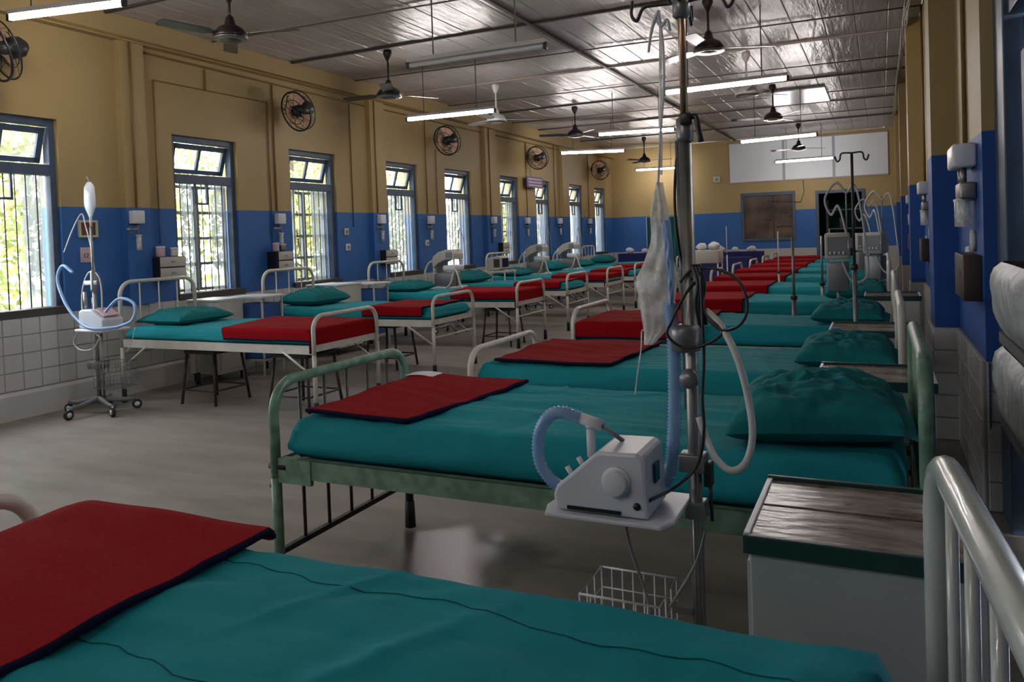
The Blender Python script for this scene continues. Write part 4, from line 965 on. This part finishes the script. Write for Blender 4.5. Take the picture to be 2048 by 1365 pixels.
# ------------------------------------------------------------------ conduits and fittings on the left wall
def cond(name, pts, m='conduit_yellow', r=.009, label=None):
    o = B().tube(pts, r, 6).build(name, m); tag(o, label or None, 'pipe', 'wall conduits'); return o
def painted_conduit(y, ztop, zbot, label, r=.009, x=XL+.012):
    t = thing('conduit', label, 'pipe', (x, y, zbot), group='wall conduits')
    B().cyl((0, 0, 1.69-zbot), (0, 0, ztop-zbot), r, 6).build('yellow_length', 'conduit_yellow', t)
    if zbot < 1.6: B().cyl((0, 0, 0), (0, 0, 1.69-zbot), r, 6).build('blue_length', 'conduit_blue', t)
    return t
cond('conduit', [(XL+.10, 4.0, 3.225), (XL+.10, YB-.02, 3.19)], r=.011, label='upper yellow conduit running along the left wall below the ceiling')
cond('conduit', [(XL+.012, 5.14, 3.15), (XL+.012, 8.65, 3.12)], r=.011, label='lower yellow conduit above the second and third windows')
cond('conduit', [(XL+.012, 9.01, 3.13), (XL+.012, 12.01, 3.12)], r=.011, label='lower yellow conduit above the fourth and fifth windows')
cond('conduit', [(XL+.012, 12.45, 3.13), (XL+.012, 15.61, 3.12)], r=.011, label='lower yellow conduit above the sixth and seventh windows')
cond('conduit', [(XL+.012, 5.27, 2.91), (XL+.012, 6.79, 2.91)], r=.006, label='thin horizontal conduit above the second window')
painted_conduit(5.27, 2.91, 1.35, 'thin vertical conduit left of the second window', .007)
painted_conduit(6.79, 2.91, 1.30, 'thin vertical conduit right of the second window', .007)
painted_conduit(4.97, 3.2, 1.66, 'yellow conduit down the first left pilaster', .011, XL+.082)
cond('conduit', [(XL+.012, 5.91, 3.12), (XL+.012, 5.91, 2.91)], label='short conduit stub above the second window')
painted_conduit(6.88, 3.12, 1.66, 'conduit beside the wall fan between second and third windows')
painted_conduit(8.3, 3.1, 1.5, 'vertical conduit right of the third window', .007)
painted_conduit(8.75, 3.2, 1.66, 'yellow conduit down the second left pilaster', .009, XL+.082)
painted_conduit(9.04, 3.12, 1.2, 'vertical conduit left of the fourth window', .007)
painted_conduit(10.15, 3.12, 1.66, 'vertical conduit between the fourth and fifth windows', .008)
painted_conduit(10.45, 2.7, 1.66, 'vertical conduit below the third wall fan', .007)
painted_conduit(12.15, 3.2, 1.2, 'conduit down the third left pilaster', .009, XL+.082)
painted_conduit(12.52, 3.12, 1.2, 'vertical conduit left of the sixth window', .008)
painted_conduit(13.85, 3.12, 1.5, 'vertical conduit between the sixth and seventh windows', .008)
painted_conduit(15.3, 3.2, 1.5, 'vertical conduit right of the seventh window', .008)
painted_conduit(17.4, 3.2, 1.5, 'vertical conduit before the last left window', .008)

def oxygen_set(label, y, z, x=XL+.02):
    t = thing('gas_outlet', label, 'gas outlet', (x, y, z), group='wall gas outlets on the left')
    B().box((0, -.06, 0), (.07, .06, .12), .008).build('outlet_box', 'white_plastic', t)
    B().cyl((.035, 0, 0), (.035, 0, -.10), .010, 8).cyl((.035, 0, -.05), (.035, -.09, -.05), .009, 8).lathe([(0, 0), (.018, 0), (.018, .03), (0, .03)], (.035, -.10, -.065), 10).build('valve', 'steel', t)
    B().cyl((.035, .01, -.11), (.035, .01, -.24), .022, 12).build('humidifier_jar', 'clear_plastic', t)
    B().cyl((.035, .01, -.10), (.035, .01, -.115), .026, 12).build('jar_lid', 'white_plastic', t)
for y_, x_, lab in ((4.95, XL+.07, 'white gas outlet with jar on the first left pilaster'), (6.90, XL, 'white gas outlet between second and third windows'), (8.80, XL+.07, 'white gas outlet on the second left pilaster'), (10.20, XL, 'white gas outlet between fourth and fifth windows'), (12.2, XL+.07, 'white gas outlet on the third left pilaster'), (13.8, XL, 'white gas outlet between sixth and seventh windows'), (15.5, XL, 'white gas outlet before the eighth window'), (17.4, XL, 'white gas outlet before the last left window')):
    oxygen_set(lab, y_, 1.54, x_)
def shelf_box(label, y0, y1, z0, z1):
    t = thing('drawer_box', label, 'box', (XL, (y0+y1)/2, z0), group='small drawer boxes on the left wall'); a = (y1-y0)/2; h = z1-z0
    B().box((0, -a, 0), (.16, a, h)).build('case', 'black_plastic', t)
    for k in range(2): 
        d = B().box((.158, -a+.01, h*k/2+.008), (.172, a-.0, h*(k+1)/2-.004), .003).build('drawer', 'beige_plastic', t)
        B().box((.172, -.02, h*k/2+h*.25-.006), (.18, .02, h*k/2+h*.25+.006)).build('handle', 'grey_plastic', d)
shelf_box('white two-drawer box on the wall left of the second window', 5.12, 5.42, 1.02, 1.23)
shelf_box('white two-drawer box on the wall left of the third window', 6.70, 6.93, 1.02, 1.23)
shelf_box('white box on the wall left of the fourth window', 8.78, 9.06, .98, 1.18)
shelf_box('white box on the wall left of the sixth window', 12.4, 12.66, 1.0, 1.2)
def mug(label, y, z, m, r=.04, h=.09):
    t = thing('container', label, 'container', (XL+.09, y, z), group='containers on the drawer boxes')
    B().lathe([(0, 0), (r*.9, 0), (r, .01), (r, h-.01), (r*.9, h), (0, h)], (0, 0, 0), 14).build('jar', m, t); B().lathe([(r*1.05, h-.012), (r*1.05, h+.008), (0, h+.01)], (0, 0, 0), 14).build('lid', 'white_plastic', t)
mug('pink container on the drawer box left of the second window', 5.20, 1.23, 'sign_pink')
mug('white container on the drawer box left of the second window', 5.36, 1.23, 'white_plastic', .035, .075)
mug('pink container on the drawer box left of the third window', 6.75, 1.23, 'sign_pink', .035, .09)
mug('grey container on the drawer box left of the third window', 6.86, 1.23, 'steel', .035, .075)
pf = thing('wall_display', 'small cream-framed display with red picture beside the leftmost window', 'picture', (XL, 4.53, 1.425))
B().box((0, -.09, 0), (.02, .09, .02), .003).box((0, -.09, .13), (.02, .09, .15), .003).box((0, -.09, .02), (.02, -.07, .13)).box((0, .07, .02), (.02, .09, .13)).build('frame', 'picture_frame', pf)
B().box((0, -.07, .02), (.010, .07, .13)).build('picture', 'picture_red', pf)
sg = thing('bed_number_sign', 'pink bed number sign reading 12 under the red picture', 'sign', (XL, 4.50, 1.21))
B().box((0, -.05, 0), (.008, .05, .13), .002).build('plate', 'sign_pink', sg)
def text(s, size, loc, rot, m, parent):
    c = bpy.data.curves.new('lettering', 'FONT'); c.body = s; c.size = size; c.extrude = .001; c.align_x = 'CENTER'
    o = bpy.data.objects.new('lettering', c); COL.objects.link(o)
    dg = bpy.context.evaluated_depsgraph_get(); me = bpy.data.meshes.new_from_object(o.evaluated_get(dg)); bpy.data.objects.remove(o)
    me.materials.append(M[m]); o = bpy.data.objects.new('lettering', me); COL.objects.link(o); o.parent = parent; o.location = loc; o.rotation_euler = rot
text('12', .055, (.010, 0, .04), (R(90), 0, R(90)), 'black_plastic', sg)
for y_, z_, m_, lab in ((8.14, 1.44, 'picture_frame', 'small square switch plate right of the third window'), (8.16, 1.24, 'white_plastic', 'round white socket below the square switch plate'), (10.1, 1.25, 'white_plastic', 'small white plate between fourth and fifth windows')):
    t = thing('wall_socket', lab, 'socket', (XL, y_, z_)); B().box((0, -.045, -.045), (.02, .045, .045), .006).build('plate', m_, t); B().box((.02, -.02, -.02), (.026, .02, .02)).build('switch', 'grey_plastic', t)
sp = thing('notice_board', 'purple hanging notice board beside the seventh left window', 'sign', (XL+.10, 14.05, 2.24))
B().box((-.01, -.38, 0), (.01, .38, .22)).build('board', 'sign_purple', sp)
for k in range(3): B().box((.010, -.32, .035+.06*k), (.013, .32, .06+.06*k)).build('stripe', 'sign_pink', sp)
B().cyl((0, -.2, .22), (0, -.2, .6), .004, 5).build('hanger', 'pipe_grey', sp)

# ------------------------------------------------------------------ fittings on the right wall
def right_panel(label, y, big=True):
    t = thing('gas_outlet', label, 'gas outlet', (XR, y, 0), group='bedhead fittings on the right wall')
    B().box((-.10, -.16, 1.55), (0, .16, 1.66), .012).build('switch_box', 'white_plastic', t)
    B().cyl((-.05, -.08, 1.55), (-.05, -.08, 1.47), .014, 8).cyl((-.05, .05, 1.55), (-.05, .05, 1.47), .014, 8).box((-.07, -.13, 1.40), (0, .12, 1.48), .01).build('valve', 'steel', t)
    for s in (-1, 1): B().cyl((-.05, s*.07, 1.40), (-.05, s*.07, 1.27), .030, 12).lathe([(0, 0), (.034, 0), (.034, .015), (0, .015)], (-.05, s*.07, 1.39), 12).build('humidifier_jar', 'clear_plastic', t)
    B().lathe([(0, 0), (.05, 0), (.055, .02), (.0, .025)], (0, -.02, 1.20), 16, Matrix.Rotation(R(-90), 3, 'Y')).build('round_plate', 'plaster_patch', t)
def socket_box(label, y):
    t = thing('socket_box', label, 'socket', (XR, y, 0), group='brown socket boxes on the right wall')
    B().box((-.075, -.22, .93), (0, .22, 1.14), .004).build('box', 'socket_brown', t)
    B().cyl((-.077, -.06, 1.05), (-.070, -.06, 1.05), .02, 12).build('switch', 'black_plastic', t)
    pt = B()
    pt.prism([(.225, .90), (.40, .92), (.46, .97), (.42, 1.02), (.47, 1.09), (.40, 1.16), (.225, 1.17)], 'x', -.012, 0)
    pt.build('plaster_patch', 'plaster_patch', t)
    B().cyl((-.02, .30, .99), (-.02, .83, .985), .008, 8).build('cable_pipe', 'conduit_blue', t)
right_panel('white bedhead gas fitting on the right wall nearest the doorway', 4.35)
right_panel('white bedhead gas fitting past the first right pilaster', 8.0)
right_panel('white bedhead gas fitting past the second right pilaster', 11.6)
socket_box('large brown socket box on the right wall nearest the doorway', 4.30)
socket_box('brown socket box past the first right pilaster', 8.35)
socket_box('brown socket box past the second right pilaster', 11.9)
for y_, lab in ((4.6, 'yellow conduit on the right wall above the nearest gas fitting'), (7.9, 'yellow conduit on the right wall past the first pilaster'), (8.6, 'second yellow conduit past the first right pilaster')):
    cond('conduit', [(XR-.012, y_, 1.66), (XR-.012, y_, ZC-.01)], r=.012, label=lab)
rp_ = B()
for k in range(6):
    pts = [(.27+.02*math.sin(k+i*1.3), 5.3+i*.9, 3.36+.03*math.sin(i*2.1+k)) for i in range(14)]; rp_.tube(crv(pts, 3), .008, 5)
rp_ = rp_.build('wire_bundle', 'batten_light'); tag(rp_, 'tangled bundle of wires along the top of the right wall', 'wires')

# doorway on the right, near the camera
dr = structure('door_1', (XR+.05, 2.1, 0))
B().box((0, 1.62, 0), (.14, 1.90, 2.95)).box((0, 0, 0), (.14, .16, 2.95)).box((0, .16, 2.80), (.14, 1.62, 2.95)).box((.02, .16, 2.12), (.14, 1.62, 2.24)).build('door_frame', 'door_blue', dr, bevel=.006)
B().box((.07, .17, .02), (.11, .90, 2.11)).box((.07, .91, .02), (.11, 1.61, 2.11)).build('door_leaf', 'door_blue', dr, bevel=.004)
B().box((.045, 1.0, .2), (.07, 1.5, .9), .004).box((.045, 1.0, 1.15), (.07, 1.5, 1.95), .004).build('door_panel', 'door_blue', dr)
fr = B().box((-.02, .17, 0), (.02, 1.60, .05)).box((-.02, .17, .48), (.02, 1.60, .54)).box((-.02, .17, .05), (.02, .23, .48)).box((-.02, 1.54, .05), (.02, 1.60, .48)).build('fanlight', 'window_blue', dr, loc=(.02, 0, 2.26)); fr.rotation_euler = (0, R(-24), 0)
for i, (z0, z1, lab) in enumerate(((.89, 1.10, 'upper clear plastic-wrapped case on the right edge by the doorway'), (.58, .80, 'lower clear plastic-wrapped case on the right edge by the doorway'))):
    t = thing('wrapped_case', lab, 'case', (.445, 2.95, z0-.04), group='plastic-wrapped cases by the doorway')
    def wf_(u, v, z0=z0, z1=z1, i=i):
        a = u*2*math.pi; c, s = math.cos(a), math.sin(a); rx, ry = .085, .42
        ex = (abs(c)**.4)*(1 if c >= 0 else -1)*rx; ey = (abs(s)**.4)*(1 if s >= 0 else -1)*ry
        k = 1-.25*abs(2*v-1)**6+.10*noise.noise((u*9, v*4, i*3.)); return (ex*k*(.85+.3*math.sin(v*2.4)), ey*k, .04+(z1-z0+.05)*v)
    B().grid(wf_, 48, 10).build('wrap', 'plastic_wrap', t)
    B().box((-.05, -.38, .05), (.05, .38, z1-z0+.06), .01).build('inner_box', 'white_plastic', t)
    B().box((-.06, -.40, .0), (.09, .40, .035)).build('bracket', 'grey_metal', t)

# ------------------------------------------------------------------ back wall
w10 = structure('window_13', (-3.0, YB, .99))
B().box((0, -.03, 0), (.06, .03, 1.14)).box((1.16, -.03, 0), (1.22, .03, 1.14)).box((.06, -.03, 1.06), (1.16, .03, 1.14)).box((.06, -.03, 0), (1.16, .03, .05)).build('window_frame', 'window_blue', w10, bevel=.004)
B().box((.06, .0, .05), (1.16, .01, 1.06)).build('pane', 'glass_dark', w10)
B().box((.72, -.012, .05), (.75, .012, 1.06)).box((.78, -.010, .66), (1.14, .010, .70)).box((.78, -.010, .30), (1.14, .010, .34)).build('inner_bars', 'dark_iron', w10)
dw = structure('door_2', (-1.34, YB, 0))
B().box((0, -.03, 0), (.07, .05, 2.10)).box((.97, -.03, 0), (1.04, .05, 2.10)).box((.07, -.03, 2.03), (.97, .05, 2.10)).build('door_frame', 'window_blue', dw, bevel=.004)
rm = structure('wall_back_room'); rm.name = 'wall_far'
B().box((-3.4, YB+.15, 0), (-3.35, YB+2.2, 2.6)).box((.1, YB+.15, 0), (.15, YB+2.2, 2.6)).box((-3.4, YB+2.2, 0), (.15, YB+2.25, 2.6)).box((-3.4, YB+.15, 2.6), (.15, YB+2.25, 2.65)).box((-3.4, YB+.15, -.1), (.15, YB+2.25, 0)).build('room_shell', 'curtain_green', rm)
sv = thing('shelving_rack', 'grey steel rack of supplies seen through the far doorway', 'shelf', (-.75, YB+1.0, 0))
for z in (.3, .75, 1.2, 1.65): B().box((-.4, -.2, z), (.4, .2, z+.025)).build('shelf', 'shelf_grey', sv)
for sx in (-.4, .4):
    for sy in (-.2, .2): B().box((sx-.015, sy-.015, 0), (sx+.015, sy+.015, 1.9)).build('post', 'shelf_grey', sv)
for k in range(7):
    z = (.325, .775, 1.225)[k % 3]; x = -.3+.1*k
    b = B().box((-.045, -.1, 0), (.045, .1, .18+.03*(k % 3)), .01).build('carton', ('bag_white', 'shelf_grey', 'socket_brown')[k % 3]); b.location = (-.75+x*.9, YB+.95, z); tag(b, 'small %s carton on the %s shelf of the far rack, %s' % (('white', 'grey', 'brown')[k % 3], ('lowest', 'second', 'third')[k % 3], ('at the left', 'at the left', 'at the left', 'in the middle', 'to the right', 'at the right', 'at the right end')[k]), 'box', 'cartons on the far rack')
bn = thing('wall_panel', 'long white panel in three sheets high on the far wall', 'panel', (-3.24, YB, 2.40))
for k, (a, b) in enumerate(((0, 1.20), (1.26, 2.28), (2.34, 3.42))):
    B().grid(lambda u, v: (a+(b-a)*u, -.035+.004*noise.noise((u*4, v*4, k)), .92*v), 10, 6).grid(lambda u, v: (a+(b-a)*u, -.015, .92*v), 2, 2).box((a, -.034, 0), (b, -.016, .01)).build('sheet', 'panel_sheet', bn)
for a in (1.20, 2.28): B().box((a, -.045, 0), (a+.06, -.01, .93)).build('post', 'panel_post', bn)
B().box((0, -.04, .92), (3.42, 0, .95)).box((-.03, -.03, -.03), (3.42, 0, .0)).build('rail', 'batten_light', bn)
jb = thing('junction_box', 'small cream junction box on the far wall left of the white panel', 'box', (-3.55, YB, 2.50)); B().box((-.08, -.05, -.07), (.08, 0, .07), .006).build('case', 'beige_plastic', jb); B().box((-.03, -.056, -.03), (.03, -.05, .03)).build('cover', 'grey_plastic', jb)
cond('conduit', [(-1.6, YB-.01, 2.40), (-1.58, YB-.01, 2.1), (-1.66, YB-.02, 1.86), (-2.0, YB-.04, 1.9), (-2.4, YB-.045, 1.93)], 'batten_dark', .008, 'loose dark cable between far window and far doorway')
# folding green screen
gs = thing('ward_screen', 'green cloth folding screen standing in front of the far wall', 'screen', (-5.15, 18.55, 0))
for k in range(2):
    x0, x1 = k*.50, k*.50+.48
    B().tube([(x0, 0, .04), (x0, 0, 1.66), (x1, .06*(1-2*k), 1.66), (x1, .06*(1-2*k), .04)], .011, 6).build('frame', 'cream_paint', gs)
    B().grid(lambda u, v: (x0+.02+(x1-x0-.04)*u, .06*(1-2*k)*u+.014*math.sin(u*26), .55+1.09*v), 50, 4).build('cloth', 'curtain_green', gs)
# covered tables and bundles near the far wall
def covered_table(label, x, y, lx, ly, h, m='navy_cloth'):
    t = thing('covered_table', label, 'table', (x, y, 0), group='cloth-covered tables by the far wall')
    B().box((-lx/2, -ly/2, h-.02), (lx/2, ly/2, h), .01).build('tabletop', m, t)
    def sk_(u, v):
        per = 2*(lx+ly); d = u*per; o = .012*math.sin(d*30)*(1-v)
        if d < lx: return (-lx/2+d, -ly/2-o-.004, .12+(h-.12)*v)
        d -= lx
        if d < ly: return (lx/2+o+.004, -ly/2+d, .12+(h-.12)*v)
        d -= ly
        if d < lx: return (lx/2-d, ly/2+o+.004, .12+(h-.12)*v)
        d -= lx; return (-lx/2-o-.004, ly/2-d, .12+(h-.12)*v)
    B().grid(sk_, 220, 4).build('cloth_skirt', m, t)
    for sx in (-1, 1):
        for sy in (-1, 1): B().cyl((sx*(lx/2-.05), sy*(ly/2-.05), 0), (sx*(lx/2-.05), sy*(ly/2-.05), h-.02), .015, 8).build('leg', 'cream_paint', t)
covered_table('navy cloth-covered table in front of the far window', -2.95, 17.9, 1.15, .6, .78)
covered_table('second navy cloth-covered table nearer the right row', -2.75, 15.6, .9, .5, .74)
covered_table('navy cloth-covered table in the far left corner', -5.2, 17.2+.75, .9, .35, .80)
def bundle(label, x, y, z, s, seed, m='bag_white'):
    def f(u, v):
        a = u*2*math.pi; ph = v*math.pi; k = 1+.35*noise.noise((math.cos(a)*1.5+seed, math.sin(a)*1.5, ph+seed))
        return (s*k*math.sin(ph)*math.cos(a), s*.8*k*math.sin(ph)*math.sin(a), s*.65+max(-s*.64, s*.7*k*-math.cos(ph)))
    o = B().grid(f, 20, 12).build('bundle', m, loc=(x, y, z)); tag(o, label, 'bundle', 'wrapped bundles near the far wall')
bundle('white wrapped bundle at the left end of the far navy table', -3.3, 17.85, .78, .11, 1)
bundle('white wrapped bundle in the middle of the far navy table', -2.95, 17.85, .78, .08, 2)
bundle('white wrapped bundle at the right end of the far navy table', -2.6, 17.85, .78, .09, 3)
bundle('white wrapped bundle on the left part of the corner table', -5.4, 17.95, .80, .10, 4)
bundle('white wrapped bundle on the right part of the corner table', -5.05, 17.95, .80, .08, 5)
# trolley in the aisle seen beside the pole
tr = thing('supply_trolley', 'cream supply trolley with white packets on top, behind the pole in the aisle', 'trolley', (-2.45, 12.3, 0))
B().box((-.20, -.2, .78), (.20, .2, .98), .01).build('upper_box', 'beige_plastic', tr); B().box((-.2, -.2, .3), (.2, .2, .33), .005).build('lower_shelf', 'beige_plastic', tr)
for sx in (-.18, .18):
    for sy in (-.18, .18): B().cyl((sx, sy, .0), (sx, sy, .8), .012, 8).build('leg', 'cream_paint', tr)
bundle('white packet pile on the left of the supply trolley', -2.53, 12.25, .98, .08, 7); bundle('white packet pile on the right of the supply trolley', -2.36, 12.3, .98, .09, 8)
iv_pole('slim white pole with round head near the far navy table', -2.65, 15.1, 1.35, m='white_plastic', hooks=False, r=.009)
# white cup by the doorway
cu = thing('pipe_stub', 'short white pipe stub behind the front bed head', 'pipe', (.34, 2.05, 0)); B().lathe([(.035, 0), (.035, .70), (.040, .70), (.040, .76), (.026, .76), (.026, .70), (0, .70)], (0, 0, 0), 16).build('pipe', 'white_plastic', cu)
